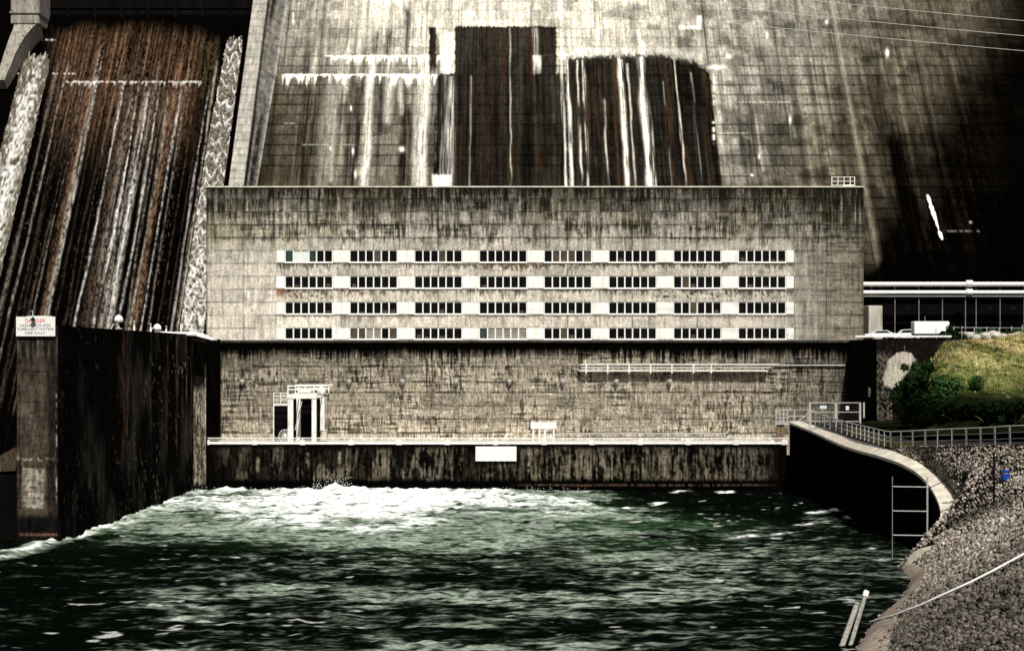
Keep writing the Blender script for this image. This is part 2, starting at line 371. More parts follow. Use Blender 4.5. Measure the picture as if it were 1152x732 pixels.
def build_face():
    xs = np.concatenate([np.arange(-53, 112, .2), np.arange(112, 260, 3.0)])
    rows = np.concatenate([np.arange(-170, -4, 6.0), np.arange(-4, 215, .85), np.arange(215, 400, 1.2)])
    X, Y, Z, PX, PY, U = face_grid(xs, rows)
    n = fbm(X/14, Z/10, 3, 4); n2 = fbm(X/3, Z/3, 4, 4)
    Zl0 = Z/2.35
    base = np.ones(X.shape+(3,))*np.array([.44, .42, .37])
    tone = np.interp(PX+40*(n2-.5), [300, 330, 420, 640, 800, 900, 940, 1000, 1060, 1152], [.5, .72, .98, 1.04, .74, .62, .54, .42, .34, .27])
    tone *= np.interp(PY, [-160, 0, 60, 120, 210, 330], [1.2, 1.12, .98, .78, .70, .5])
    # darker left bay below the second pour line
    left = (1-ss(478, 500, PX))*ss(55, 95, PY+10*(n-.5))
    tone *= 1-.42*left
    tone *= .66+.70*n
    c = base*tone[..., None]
    c *= (1-.38*ss(.5, .72, fbm(X/5, Z/3.5, 98, 4))*ss(560, 700, PX))[..., None]*(1-.25*ss(.5, .75, fbm(X/2.2, np.floor(Zl0)*1.3, 99, 3)))[..., None]
    warm = ss(.4, .9, 1-tone)
    c = c*(1-warm[..., None]*np.array([0, .09, .24]))
    # broad vertical washes
    w1 = vn(U/9, PY/160, 8); w2 = vn(U/3.2, PY/90, 9); w3 = vn(U/1.3, PY/40, 10)
    c *= (1-.30*ss(.5, .85, w1)*ss(50, 110, PY))[..., None]*(1-.22*ss(.5, .9, w2))[..., None]*(1-.22*ss(.55, .9, w3))[..., None]
    c = c*(1+.5*ss(.58, .85, vn(U/4, PY/120, 12))*ss(20, 90, PY))[..., None]
    c *= (1-.45*ss(.60, .80, fbm(U/2.2, PY/50, 13, 3))*ss(15, 110, PY)*(.4+.6*ss(.4, .6, n)))[..., None]
    # horizontal lift joints, and block speckle between them
    Zl = Z/2.35; fz = Zl-np.floor(Zl)
    lj = np.exp(-((np.minimum(fz, 1-fz))/.075)**2)*ss(.25, .55, fbm(X/6, np.floor(Zl+.5)*3.1, 14, 3))
    c *= (1-.6*lj*(.25+.75*ss(20, 90, PY)))[..., None]
    fm = vn(X/.35, Z/.5, 15); c *= (.90+.20*fm)[..., None]
    row_t = vn(X/9, np.floor(Zl)*1.7, 17); c *= (.92+.16*row_t)[..., None]
    joints = [-20.5]+[X0 for X0 in np.arange(-46, 260, 7.6)]
    for j in joints[1:]:
        c *= (1-.38*line(X, j, .16)*(.4+.6*ss(.3, .6, vn(Z/3, Z*0, 101))))[..., None]
    B = lambda m, col_: mixc(c, col_, np.clip(m, 0, 1))
    black = np.array([.008, .0065, .005]); brown = np.array([.050, .035, .023]); white = np.array([.72, .70, .64])
    # streaks in the left bay  (px at the lower edge, width, top, strength)
    for (u, wd, t0, t1, s) in ((338, 5, 90, 210, .75), (398, 6, 85, 212, .75), (424, 4, 84, 150, .6), (450, 4.5, 4, 62, .9), (412, 3, 28, 60, .7), (428, 4, 30, 62, .85), (455, 6, 115, 212, .9), (330, 8, 45, 82, .45), (350, 4, 60, 210, .4), (385, 3, 60, 210, .35), (488, 2.2, 34, 208, .85)):
        e = 1+.5*(vn(U/2, PY/20, int(u))-.5)
        c = B(s*np.exp(-np.abs((U-u + 5*(vn(PY/30, PY*0, int(u)+3)-.5))/(wd*e))**3)*ss(t0, t0+14, PY)*(1-ss(t1-3, t1+3, PY))*(.55+.45*ss(.35, .6, w3)), black*1.6)
    for (u, wd, t0, t1, s) in ((410, 4.5, 60, 212, .8), (372, 3, 60, 205, .35), (362, 7, 85, 212, .25), (432, 5, 62, 140, .55), (474, 6, 58, 212, .85), (466, 4, 60, 212, .4), (446, 3, 84, 130, .5), (500, 9, 34, 84, .9), (503, 8, 84, 212, .55)):
        c = B(s*np.exp(-np.abs((U-u+3*(vn(PY/25, PY*0, int(u)+7)-.5))/wd)**2.5)*ss(t0, t0+6, PY)*(1-ss(t1-3, t1+3, PY))*(.45+.55*ss(.3, .65, w3+.2)), white*.8)
    # lime weeping from the two pour lines
    for y0, a, b, L in ((63, 373, 508, 17), (84, 318, 500, 20), (62, 596, 640, 20)):
        drip = L*vn(U/2.4, PY*0, int(y0)+int(a))**2
        m = ss(y0-1, y0+.4, PY)*(1-ss(.3, 1.0, (PY-y0)/(drip+1.2)))*inside(PX, a, b, 3)
        c = B(m*.85*ss(.3, .5, vn(U/1.6, PY/9, 19)+.15), white)
        c = B(.8*line(PY, y0, .8)*inside(PX, a-6, b, 3)*ss(.35, .5, vn(U/5, PY*0, 29)), white)
    # black leakage stains (two big panels)
    edge = 2.5*(vn(U/1.5, PY*0, 71)-.5)
    A = ss(29, 31, PY+edge*.9)*inside(PX+3.2*(fbm(PY/5, PY*0, 94, 3)-.5), 512, 626, 1.0)*(1-ss(84, 86, PY)) + ss(30, 32, PY)*inside(PX+3*(fbm(PY/6, PY*0, 95, 3)-.5), 483, 491, 1.2)*(1-ss(74, 90, PY+14*(vn(U/1.5, PY*0, 96)-.5)))
    A += ss(82, 84, PY+edge)*inside(U + 3.0*(fbm(PY/6, U*0, 93, 3)-.5), 489, 641, 1.2)
    ragU = U + 2.4*(fbm(PY/5, U*0, 92, 3)-.5)
    ytop = np.interp(PX, [640, 700, 745, 760, 780, 797, 802, 806], [66, 64, 63, 66, 70, 82, 96, 130])
    yb2 = ytop + 5*(vn(U/2.2, PY*0, 72)-.5)
    Bm = ss(-1, 1, PY-yb2)*inside(U, 642, 811.5+1.5*(vn(PY/4, PY*0, 73)-.5), .8)
    stain = np.clip(A+Bm, 0, 1)
    s1 = vn(U/2.6, PY/220, 74); s2 = vn(U/1.1, PY/120, 75); s3 = fbm(U/6, PY/60, 76, 3)
    k = np.clip(stain*(.86+.14*s2), 0, 1)
    c = B(k*.97, black)
    rb = stain*ss(.48, .8, s1*.6+s2*.35+.12)*(.35+.65*ss(.35, .7, s3))
    c = B(rb*.75*ss(.3, .6, s3), brown*1.5)
    c = B(stain*ss(.62, .8, s2*.6+s3*.4)*inside(U, 560, 620, 10)*.55, np.array([.10, .06, .037]))
    c = B(stain*ss(.84, .97, s2)*.3, np.array([.13, .10, .065]))
    c = B(Bm*ss(.58, .8, s1)*.55*ss(.35, .65, s3), np.array([.085, .06, .038]))
    # pale runs inside the stains (u, half width, top, strength)
    for (u, wd, t0, s) in ((497, 3.0, 60, .4), (505, 4.5, 84, .62), (528, .9, 84, .35), (575, .8, 30, .5), (637, 1.8, -10, .8), (644, 1.7, 66, .9), (655, 1.4, 66, .8), (662, 1.6, 66, .75), (684, 1.3, 110, .7), (706, 2.6, 64, .95), (715, 1.3, 70, .6), (731, 4.2, 62, .96), (738, 1.3, 120, .6), (772, 1.2, 66, .7), (790, .9, 80, .35), (756, .8, 90, .3), (606, 4, 30, .55)):
        lo = 30 if u in (575, 606) else t0
        endy = 84 if u in (606,) else 230
        mm = np.exp(-np.abs((U-u+1.3*(vn(PY/14, PY*0, int(u)+13)-.5))/(wd*(.7+.6*vn(PY/30, PY*0, int(u)+14))))**3)*ss(lo, lo+3, PY)*(1-ss(endy-2, endy, PY))
        c = B(mm*s*(.12+.88*ss(.25, .7, vn(U/1.2, PY/26, int(u)+15)+.25*(s > .85))), white*.85)
    c = B(.9*inside(PX+3*(n2-.5), 600, 609, 1.5)*ss(61, 64, PY)*(1-ss(70, 82, PY+16*(s2-.5))), white*.8)
    c = B(.85*inside(PX+8*(n2-.5), 486, 508, 2)*ss(195, 198, PY+5*(s2-.5)), white*.9)
    ragged = np.exp(-((PY-yb2-1)/3.0)**2)*inside(PX, 665, 806, 3)*ss(.4, .6, vn(U/2.5, PY/2, 78))
    c = B(ragged*.9, black*.6)
    c = B(.9*line(PX, 803, 1.6)*inside(PY, 85, 160, 4)*ss(.45, .7, vn(PY/3, PY*0, 79)), white*.8)
    # lime halo over the right stain
    c = B(.5*inside(PX, 640, 790, 15)*np.exp(-((PY-ytop+7)/6)**2), white*.75)
    # monolith joints with lime on them
    for (u, s) in ((968, .5), (812, .18), (1062, .15)):
        c = B(s*np.exp(-((U-u-4)/3.5)**2)*(.5+.5*w2), np.array([.45, .42, .35])); c = B(.6*line(U, u, .8), black*2); c = B(.45*line(U, u+2.5, .5), black*2)
    c = B(.9*inside(PX, 784, 789, 1)*inside(PY, 18, 33, 2)+.8*inside(PX, 764, 784, 1)*inside(PY, 29, 33, 1)*ss(.4, .6, vn(U/1.5, PY/2, 81)), white)
    for (x0, y0, a, b) in ((863, 40, 1.2, 4), (820, 64, 3.5, 2.5), (806, 76, 9, 2.5), (998, 60, 2, 5), (930, 25, 1.5, 3), (889, 135, 1.3, 5), (854, 176, 1, 3), (846, 197, 2, 1.5), (719, 40, 1, 6), (724, 55, 1.4, 6), (741, 20, 1.5, 2), (395, 122, 1, 3), (397, 170, 1.3, 4), (452, 168, 3, 3), (400, 196, 1.3, 4), (372, 167, 1.2, 2)):
        c = B(.9*np.exp(-((PX-x0)/a)**2-((PY-y0)/b)**2), white)
    for (x0, y0, L) in ((808, 150, 34), (830, 115, 60), (320, 139, 12), (340, 163, 60)):
        c = B(.45*line(PY, y0, .7)*inside(PX, x0, x0+L, 2)*ss(.3, .6, w3+.2), white*.8)
    for (x0, t0, L) in ((330, 15, 12), (432, 27, 12)):
        c = B(.8*line(PX, x0, .8)*inside(PY, t0, t0+L, 2), white)
    # right end darkening to black, with seepage streaks
    right_dark = .93*ss(1000, 1110, PX + 60*(fbm(U/12, PY/60, 83, 4)-.5) + np.interp(PY, [0, 60, 160, 300], [-70, -45, 20, 40]))
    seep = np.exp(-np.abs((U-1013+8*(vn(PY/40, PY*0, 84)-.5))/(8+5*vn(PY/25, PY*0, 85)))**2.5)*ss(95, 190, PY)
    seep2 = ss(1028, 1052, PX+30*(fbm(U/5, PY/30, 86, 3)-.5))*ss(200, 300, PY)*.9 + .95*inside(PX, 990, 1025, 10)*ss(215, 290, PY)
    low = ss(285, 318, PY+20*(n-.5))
    wet = np.clip(right_dark+seep+seep2+low, 0, 1)  # seepage streaks together with the dark right end and foot
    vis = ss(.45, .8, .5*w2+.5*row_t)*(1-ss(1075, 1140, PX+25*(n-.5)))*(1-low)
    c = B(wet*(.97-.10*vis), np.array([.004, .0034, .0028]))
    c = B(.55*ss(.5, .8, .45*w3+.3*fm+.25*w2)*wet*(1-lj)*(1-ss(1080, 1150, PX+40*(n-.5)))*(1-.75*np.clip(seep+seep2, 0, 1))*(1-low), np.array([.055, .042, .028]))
    # torn lime sliver
    xs_ = np.interp(PY, [218, 270], [1043, 1060])
    wid = np.interp(PY, [217, 222, 228, 240, 252, 257, 258.5, 262, 266, 271], [0, 1.9, 1.3, 1.9, 1.0, .3, .1, 1.7, 1.2, .1])*(.6+.8*vn(PY/2.5, PX*0, 97))
    c = B(inside(PY, 219, 270, .8)*(1-ss(.8, 1.4, np.abs(PX-xs_)/np.maximum(wid, .05))), np.array([.8, .78, .74]))
    c = B(.7*line(PY, 260, .7)*inside(PX, 1062, 1102, 2)*ss(.4, .6, vn(U/2, PY*0, 89)), white*.5)
    c = B(.9*np.exp(-((PX-1092)/1.4)**2-((PY-250)/1.4)**2), white*.6)
    c *= (.88+.24*vn(X/.3, Z/.45, 91))[..., None]
    c = grade(c, 1.14, 1.6, .45)
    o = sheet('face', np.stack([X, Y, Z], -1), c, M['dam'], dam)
    return o
build_face()

def build_chute():
    xs = np.arange(-118, -48.4, .2)
    rows = np.concatenate([np.arange(-170, 10, 6.0), np.arange(10, 470, .95), np.arange(470, 560, 3.0)])
    X, Y, Z, PX, PY, U = face_grid(xs, rows, off=-3.2)
    flow = fbm(X/4, Z/8, 101, 3)-.5
    Uw = U + 1.2*(vn(X/2, Z/6, 102)-.5)
    s0 = vn(Uw/11, PY/400, 103); s1 = vn(Uw/4.2, PY/300, 104); s2 = vn(Uw/1.7, PY/200, 105); s3 = vn(Uw/.9, PY/70, 106)
    speck = vn(X/.28, Z/.55, 107); speck2 = vn(X/.45, Z/.8, 108)
    black = np.array([.004, .0035, .003])
    c = np.ones(X.shape+(3,))*black
    B = lambda m, col_: mixc(c, col_, np.clip(m, 0, 1))
    # rusty upper apron
    ap = inside(PX, 62, 222, 16)*ss(22, 50, PY+14*flow)*(1-ss(90, 210, PY+40*(s1-.5)))
    c = B(ap*(.25+.75*ss(.3, .75, s2*.55+s1*.45))*ss(.22, .6, speck*.6+s3*.4+.05), np.array([.26, .155, .092]))
    c = B(ap*.75*ss(.5, .85, s2*.5+s3*.5)*ss(.4, .7, s0), np.array([.34, .27, .19]))
    c = B(ap*.55*ss(.55, .8, s1), black)
    c = B(.7*inside(PX, 222, 246, 4)*ss(35, 50, PY)*(1-ss(90, 120, PY))*ss(.3, .7, speck*.5+s2*.5), np.array([.12, .09, .05]))
    # individual runs of water and lime, placed where they run past the powerhouse roof line (u, half width, colour, strength, top)
    tan_ = np.array([.5, .43, .35]); wht = np.array([.95, .92, .85]); rst = np.array([.31, .19, .125]); brn = np.array([.12, .09, .065])
    runs = [(26, 2.0, tan_, .4, 60), (38, 1.2, tan_, .8, 60), (46, 1.2, brn, .6, 60), (58, 1.3, brn, .7, 80), (63, 1.0, tan_, .5, 80), (75, 2.2, tan_, .95, 42), (79, 1.5, wht, .55, 60), (72, 3.5, rst, .5, 40), (97, 1.1, brn, .5, 120),
            (110, 1.6, wht, .75, 80), (120, 6.5, brn, .9, 60), (126, 3, tan_, .5, 95), (131, 1.6, wht, .95, 92), (138, 2.4, tan_, .85, 90), (144, 2.6, wht, .75, 92), (149, 1.5, tan_, .6, 60), (156, 1.4, wht, .6, 90), (163, 1.3, tan_, .5, 100),
            (168, 1.5, tan_, .8, 92), (174, 3.6, rst, .9, 60), (180, 1.4, wht, .7, 92), (187, 1.0, tan_, .55, 60), (198, .9, brn, .8, 92), (208, .9, brn, .5, 150), (214, 1.1, wht, .5, 92), (219, 1.6, tan_, .95, 60), (50, 1.0, brn, .5, 60), (87, 1.0, brn, .45, 100), (104, 1.1, brn, .5, 120)]
    for i, (u, wd, cc, s, t0) in enumerate(runs):
        wob = 3.2*(vn(PY/90, PY*0, 200+i)-.5)+.9*(vn(PY/13, PY*0, 260+i)-.5)
        ww = wd*1.0*(.45+.9*vn(PY/55, PY*0, 300+i))
        mm = np.exp(-np.abs((U-u+wob)/ww)**2.4)*ss(t0, t0+25, PY)
        grain = ss(.30, .62, speck*.55+s3*.35+speck2*.25-.05)
        c = B(mm*s*(.18+.82*grain), cc)
    c = B(.5*ss(.74, .9, speck*.7+s2*.3)*inside(PX, 20, 215, 10)*ss(60, 120, PY), brn*1.5)
    # drips along the construction joint
    for (yj, a, b) in ((92, 74, 226), (83, 18, 84), (45, 30, 62)):
        m = line(PY, yj, .8)*inside(PX, a, b, 2)*ss(.45, .55, vn(U/1.6, PY*0, 111+a))
        c = B(m*.9, wht); dr = 9*vn(U/1.8, PY*0, 113)**3
        c = B(.7*inside(PX, a, b, 2)*ss(yj, yj+.5, PY)*(1-ss(.5, 1, (PY-yj)/(dr+.5)))*(yj == 92), wht)
    # black at the foot; at the top, the shade under the gates painted in
    c = B(ss(448, 470, PY)*.97, black); c = B(1-ss(16, 34, PY+10*flow), black)
    c = B(.4*ss(.72, .85, fbm(X/3, Z/1.2, 117, 3))*(1-ss(8, 14, PY)), np.array([.06, .055, .05]))
    c = grade(c, .42, 1.15, .3)
    off = np.stack([X, Y, Z], -1)
    sheet('spillway_chute', off, c, M['chute'], dam)
build_chute()

def build_falling(name, xa, xb, t0, t1, lab, side):
    """sheet of aerated water sliding down one edge of the chute; its ridges are modelled"""
    us = np.arange(xa, xb, .16)
    rows = np.arange(t0, t1, .8)
    X, Y, Z, PX, PY, U = face_grid(us, rows, off=-3.2)
    S = Z*math.sqrt(1+1/TAN**2)/1.0
    um = (X-xa)/(xb-xa)
    if side == 'right':
        zig = np.abs(((um*2.1+.9*(vn(Z/7, Z*0, 131)-.5)+.5*(fbm(X/2, Z/3, 132, 2)-.5)) % 1)-.5)*2.0
        ph = S/4.2 + zig*.8 + 2.0*(fbm(X/2.5, Z/5, 133, 4)-.5)
        fr = ph-np.floor(ph)
        ridge = np.where(fr > .5, np.exp(-((fr-.5)/.06)**2), np.exp(-((fr-.5)/.16)**2))*ss(.25, .6, fbm(X/2.2, Z/3, 134, 3)+.1)
        fine = vn(X/.3, S/.5, 135)
        body = inside(um, .14, .985, .08)*ss(0, .5, um*1.2+ss(60, 260, PY)*.5-.12)
        h = body*(.10+.16*ridge+.08*fine)
        c = np.ones(X.shape+(3,))*np.array([.12, .105, .085])*(.3+1.2*fine)[..., None]
        c = mixc(c, (.60, .58, .54), np.clip(ridge*1.0*ss(.2, .6, fine+.2)+.25*ss(.6, .9, fine)+.4*ss(190, 330, PY)*ss(.2, .7, fine), 0, 1))
        fade = ss(28, 60, PY+14*(fine-.5))
    else:
        st = vn(X/.9, S/14, 141); fine = vn(X/.32, S/1.0, 143); lace = fbm(X/1.4, S/2.6, 145, 3)
        core = np.exp(-((um-.52+.15*(vn(Z/20, Z*0, 146)-.5))/.24)**2)
        body = inside(um, .08, .93, .12)
        h = body*(.1+.4*lace*core+.15*fine)
        c = np.ones(X.shape+(3,))*np.array([.16, .135, .10])*(.5+fine)[..., None]
        c *= .6; c = mixc(c, (.50, .49, .46), np.clip(core*1.1*ss(.36, .66, lace*.5+fine*.4+.08*core+.06*ss(60, 250, PY))*ss(40, 120, PY)+.45*ss(.66, .85, fine), 0, 1))
        fade = ss(38, 90, PY+20*(fine-.5))
    keep = fade*body
    hole = ((keep[:-1, :-1]+keep[1:, 1:])*.5 < (.30+.35*fine[:-1, :-1]))
    N = np.array(NRM)
    XYZ = np.stack([X, Y, Z], -1) + N*(h+.06)[..., None]
    return tag(sheet(name, XYZ, c, M['foam'], None, hole), lab, 'water', kind='stuff')
def XatU(u, py=208): return (u-CX)*face_Y(py, -3.2)/F
build_falling('falling_water', XatU(222), XatU(252), 26, 384, 'white rippled water sliding down the spillway beside the dividing wall', 'right')
build_falling('falling_water', XatU(-12), XatU(27), 36, 470, 'white foaming water running down the far left edge of the spillway', 'left')

# dividing wall between spillway and solid dam: pale flat top, battered right flank
def build_div_wall():
    rows = np.concatenate([np.arange(-170, 0, 8.0), np.arange(0, 386, 1.0)])
    prof = []
    for r in rows:
        b = Vector((0, face_Y(r), ZC-(r-HY)*face_Y(r)/F))
        d = b + NRM*4.2
        xl = -53.6; xr = -50.6
        k = float(np.interp(r, [-170, 0, 210, 400], [5.8, 4.0, 2.0, 1.0]))
        lo = b - NRM*3.4
        prof.append([(xl-.3, lo.y, lo.z), (xl, d.y, d.z), (xl+.15, d.y-.03, d.z+.02)] +
                    [(xl+.15+(xr-xl-.15)*q/10, d.y, d.z) for q in range(1, 11)] +
                    [tuple(Vector((xr, d.y, d.z)).lerp(Vector((xr+k, b.y, b.z))-NRM*.1, q/14)) for q in range(1, 15)])
    XYZ = np.array(prof); nv, nu = XYZ.shape[:2]
    J, I = np.meshgrid(np.arange(nu), np.arange(nv)); R = rows[I]
    c = np.ones((nv, nu, 3))*np.array([.33, .31, .27])
    n = fbm(XYZ[..., 0]/1.2, R/4, 151, 4); lines = np.exp(-(((R/8.5) % 1-.5)/.12)**2)
    c *= (.7+.5*n)[..., None]*(1-.3*lines)[..., None]
    flank = (J > 12)
    q = np.clip((J-12)/14., 0, 1)
    diag = vn((R*1.0+q*26)/2.2, q*7, 153); stn = vn(q*6, R/90, 154)
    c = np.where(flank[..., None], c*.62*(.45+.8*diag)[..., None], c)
    c = mixc(c, (.02, .017, .013), flank*np.clip(ss(.45, .7, stn+.25*ss(120, 200, R))*ss(.35, .6, diag+.25)*(1-ss(.55, .9, q)), 0, 1))
    c = mixc(c, (.6, .57, .5), flank*ss(.8, 1.0, q)*.6*ss(.3, .6, diag+.2))
    c = mixc(c, (.012, .01, .008), ((J == 13) | (J == 14))*.8)
    c = mixc(c, (.006, .005, .004), (J < 2)*1.0)
    sheet('dividing_wall', XYZ, c, M['dam'], dam, smooth=False)
build_div_wall()

# pier at far left with its rounded tail wall
mb = MB()
yf = face_Y(25, 1.0)
x0, x1 = P(14, 25, yf).x, P(46, 25, yf).x
mb.box(x0, x1, yf-1.5, yf+14, P(0, 29, yf).z, P(0, -60, yf).z, bev=.25)
mb.box(x0-.15, x1+.15, yf-1.8, yf+14, P(0, 16.8, yf).z, P(0, 15.2, yf).z)
mb.build('pier', M['pier_concrete'], dam)
# its tail wall, following the chute and stepping down
tail_rows = [(24, 17, 44.5, 1.4), (27, 16.0, 41, 1.5), (31, 15, 36.5, 1.6), (36, 13.2, 32, 1.6), (42, 10.8, 27.5, 1.5), (46, 9.4, 25, 1.4), (54, 6.6, 20.5, 1.2), (62, 4.0, 16.6, .9), (70, 1.5, 13.4, .5), (80, -2, 9, .1), (90, -5.5, 5, -.6)]
V_ = []
for (r, a, b, off) in tail_rows:
    yy = face_Y(r, off); yl = face_Y(r, -3.4)
    V_ += [P(a, r, yy), P(b, r, yy), P(b, r, yy)-NRM*5, P(a, r, yy)-NRM*5]
fs = []
for i in range(len(tail_rows)-1):
    for k in range(4): fs.append((i*4+k, i*4+(k+1) % 4, i*4+4+(k+1) % 4, i*4+4+k))
MB().add(V_, fs+[(3, 2, 1, 0), tuple(range(len(V_)-4, len(V_)))]).build('pier_tail', M['pier_concrete'], dam)
# spillway gates, coloured black for the shade under the bridge
yg = face_Y(18, -2.0)
mb = MB()
gx0, gx1 = P(44, 0, yg).x, -53.9
zb = P(0, 22, yg).z
mb.box(gx0, gx1, yg+2.0, yg+2.6, zb-1.5, zb+14)
for i in range(9):
    xx = gx0+(gx1-gx0)*i/8; mb.box(xx-.25, xx+.25, yg+1.5, yg+2.0, zb-1.2, zb+14)
for i in range(5):
    mb.box(gx0, gx1, yg+1.7, yg+1.98, zb+.2+i*2.6, zb+.6+i*2.6)
mb.build('spillway_gate', M['steel_dark'], dam)
# body of the dam behind the faces, crest far above the frame
yc = face_Y(-168); zc_ = ZC-(-168-HY)*yc/F
MB().prism([(yc+.5, zc_-.4), (yc+12, zc_-.4), (yc+12, zc_-140), (YB+60, -5), (yc+.5, zc_-5)], -160, 260).build('crest', M['concrete_dark'], dam)

# ------------------------------------------------------------------ powerhouse
YF = 292.0; S = YF/F
def fx(px): return (px-CX)*S
def fz(py): return ZC-(py-HY)*S
ph = empty('powerhouse', (fx(600), YF, fz(383)), 'long concrete powerhouse with four rows of white framed windows in front of the dam', 'powerhouse')
WX0 = [320.3+72.85*i for i in range(8)]; WW = 54.2
WY = [(281.3, 295.2), (310.4, 324.3), (339.5, 353.4), (368.6, 381.6)]
L_, R_, T_, B_ = 232.0, 971.5, 211.0, 383.0

def facade_paint(U, V):
    c = np.ones(U.shape+(3,))*np.array([.48, .45, .395])
    n = fbm(U/40, V/26, 161, 4)
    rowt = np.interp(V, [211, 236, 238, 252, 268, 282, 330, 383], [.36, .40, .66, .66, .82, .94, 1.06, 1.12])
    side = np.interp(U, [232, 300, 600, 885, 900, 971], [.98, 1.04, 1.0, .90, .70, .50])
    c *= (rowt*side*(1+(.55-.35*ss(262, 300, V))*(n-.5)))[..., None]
    # warm olive cast where algae sits
    al = .8*ss(.45, .8, fbm(U/55, V/22, 163, 3))*(1-ss(262, 290, V)*.9) + .45*ss(890, 960, U)
    c = c*(1-np.clip(al, 0, 1)[..., None]*np.array([.20, .22, .36]))
    # per panel tone
    pu = np.floor((U-274.2)/36.43); pv = np.floor((V-(282-14.55*5))/14.55)
    c *= (.90+.2*_hash(pu+50, pv+50, 5))[..., None]
    s1 = vn(U/2.2, V/30, 164); s2 = vn(U/.9, V/9, 165); s3 = vn(U/18, V/1.6, 166); s4 = vn(U/5, V/5, 168)
    env = np.interp(V, [211, 222, 237, 239, 252, 266, 270, 300, 383], [1.0, .95, .85, .5, .8, .66, .32, .25, .18])
    patch = ss(.38, .68, fbm(U/22, V/11, 167, 3))
    D = lambda m, k=(.030, .027, .020): mixc(c, k, np.clip(m, 0, 1))
    c = D(env*(.45+.55*patch)*ss(.44, .62, s1*.6+s2*.4)*.97, (.020, .018, .013))
    c = D(.9*env*ss(.70, .78, vn(U/1.2, V/24, 177))*(.3+.7*patch), (.014, .012, .009))
    c = D(env*.75*patch*ss(.52, .7, s3*.6+s2*.4))
    c = D(.75*(1-ss(3, 13, V-211+9*(vn(U/3, V*0, 169)-.5)))*ss(.3, .62, s1+.08))
    c = D(.55*ss(885, 940, U)*ss(.45, .75, s3*.5+s4*.5)*(1-ss(300, 370, V)*.6))
    c = D(.8*inside(U, 895, 990, 30)*(1-ss(226, 240, V))*ss(.25, .6, s1+.1))
    # light water runs
    c = mixc(c, (.55, .52, .45), .4*ss(.72, .9, vn(U/2.6, V/60, 171))*np.interp(V, [211, 240, 280], [.4, 1, .7]))
    # form lines
    for k in range(-5, 8):
        yy = 282-.3+14.55*k
        st = .95 if abs(yy-238) < 4 else (.42 if 268 < yy else .7)
        c = D(min(1, st*1.35)*line(V, yy+.15*(vn(U/20, U*0, 172+k)-.5), .7)*(.45+.55*ss(.3, .6, vn(U/14, U*0, 180+k))))
    for k in range(-2, 21):
        xx = 274.2+36.43*k - (0 if k > -1 else 0)
        c = D((.75 if k % 2 == 0 else .45)*line(U, xx, .6)*(.4+.6*ss(.3, .6, vn(V/9, V*0, 190+k))))
        c = D(.35*np.exp(-((U-xx)/2.4)**2)*ss(.4, .8, vn(V/16, V*0, 230+k))*(1-ss(270, 290, V)))
    # dirt hanging below each row of windows
    for j, (a, b) in enumerate(WY[:3]):
        L = (3+9*vn(U/2.0, U*0, 210+j)**1.6)*(.65 if j == 2 else 1.0)
        m = ss(b+.6, b+1.4, V)*(1-ss(.35, 1.05, (V-b-.8)/L))*inside(U, 312, 893, 3)
        c = D(m*(.75 if j < 2 else .45)*ss(.28, .6, fbm(U/14, V/30, 215+j, 3)+.08)*ss(.3, .6, s2+.18), (.055, .045, .03))
        c = D(.6*line(V, b+1.5, .9)*inside(U, 316, 890, 3)*ss(.3, .6, vn(U/6, U*0, 218+j)))
    c = D(.9*inside(U, 320, 374, 3)*inside(V, 326, 336, 2.5)*ss(.48, .66, fbm(U/2.2, V/2.6, 221, 3)), (.10, .035, .016))
    c = D(.8*inside(U, 384, 412, 4)*inside(V, 326, 333, 2)*ss(.5, .66, fbm(U/2.2, V/2.6, 222, 3)), (.10, .035, .016))
    c = D(.8*inside(U, 540, 640, 8)*inside(V, 296, 305, 2.5)*ss(.55, .72, fbm(U/2.4, V/2.6, 223, 3)), (.13, .06, .02))
    c = D(.8*inside(U, 735, 865, 8)*inside(V, 325, 336, 2.5)*ss(.56, .7, fbm(U/2.4, V/2.8, 224, 3)), (.05, .04, .03))
    c = D(.6*inside(U, 311, 320, 1)*inside(V, 325, 333, 2), (.25, .10, .05))
    c = D(.8*line(U, L_+.5, .8)); c = D(.5*line(U, 970.6, .8))
    # drips that start at a pour line and die out down the lift
    vr = (V-(282-14.55*5))/14.55; fr = vr-np.floor(vr); ri = np.floor(vr)
    Ld = (.55*vn(U/.8, ri*7.3, 231)+.45*vn(U/2.1, ri*5.3, 236))**1.4*ss(.25, .75, .6*vn(U/9, ri*3.1, 233)+.4*vn(U/3, ri*2.1, 237))*2.4*np.interp(V, [211, 238, 240, 268, 270, 300], [1, 1, .85, .8, .45, .12])
    c = D(.72*(1-ss(.35, 1.05, fr/np.maximum(Ld, .01)))*ss(.12, .45, Ld)*(V < 300)*(.35+.65*s2), (.018, .016, .012))
    pd = _hash(pu+7, pv+31, 9); c = D(.6*ss(.72, .95, pd)*(V < 268)*ss(.3, .6, s2*.6+s3*.4), (.03, .028, .02))
    amp = np.interp(V, [211, 265, 290, 383], [.36, .30, .22, .18])
    c *= (1-.22*ss(.5, .8, fbm(U/5, V/9, 238, 4)))[..., None]
    c *= (1+amp*2*(vn(U/1.1, V/1.3, 239)-.5))[..., None]
    return grade(c, 1.0, 1.36)

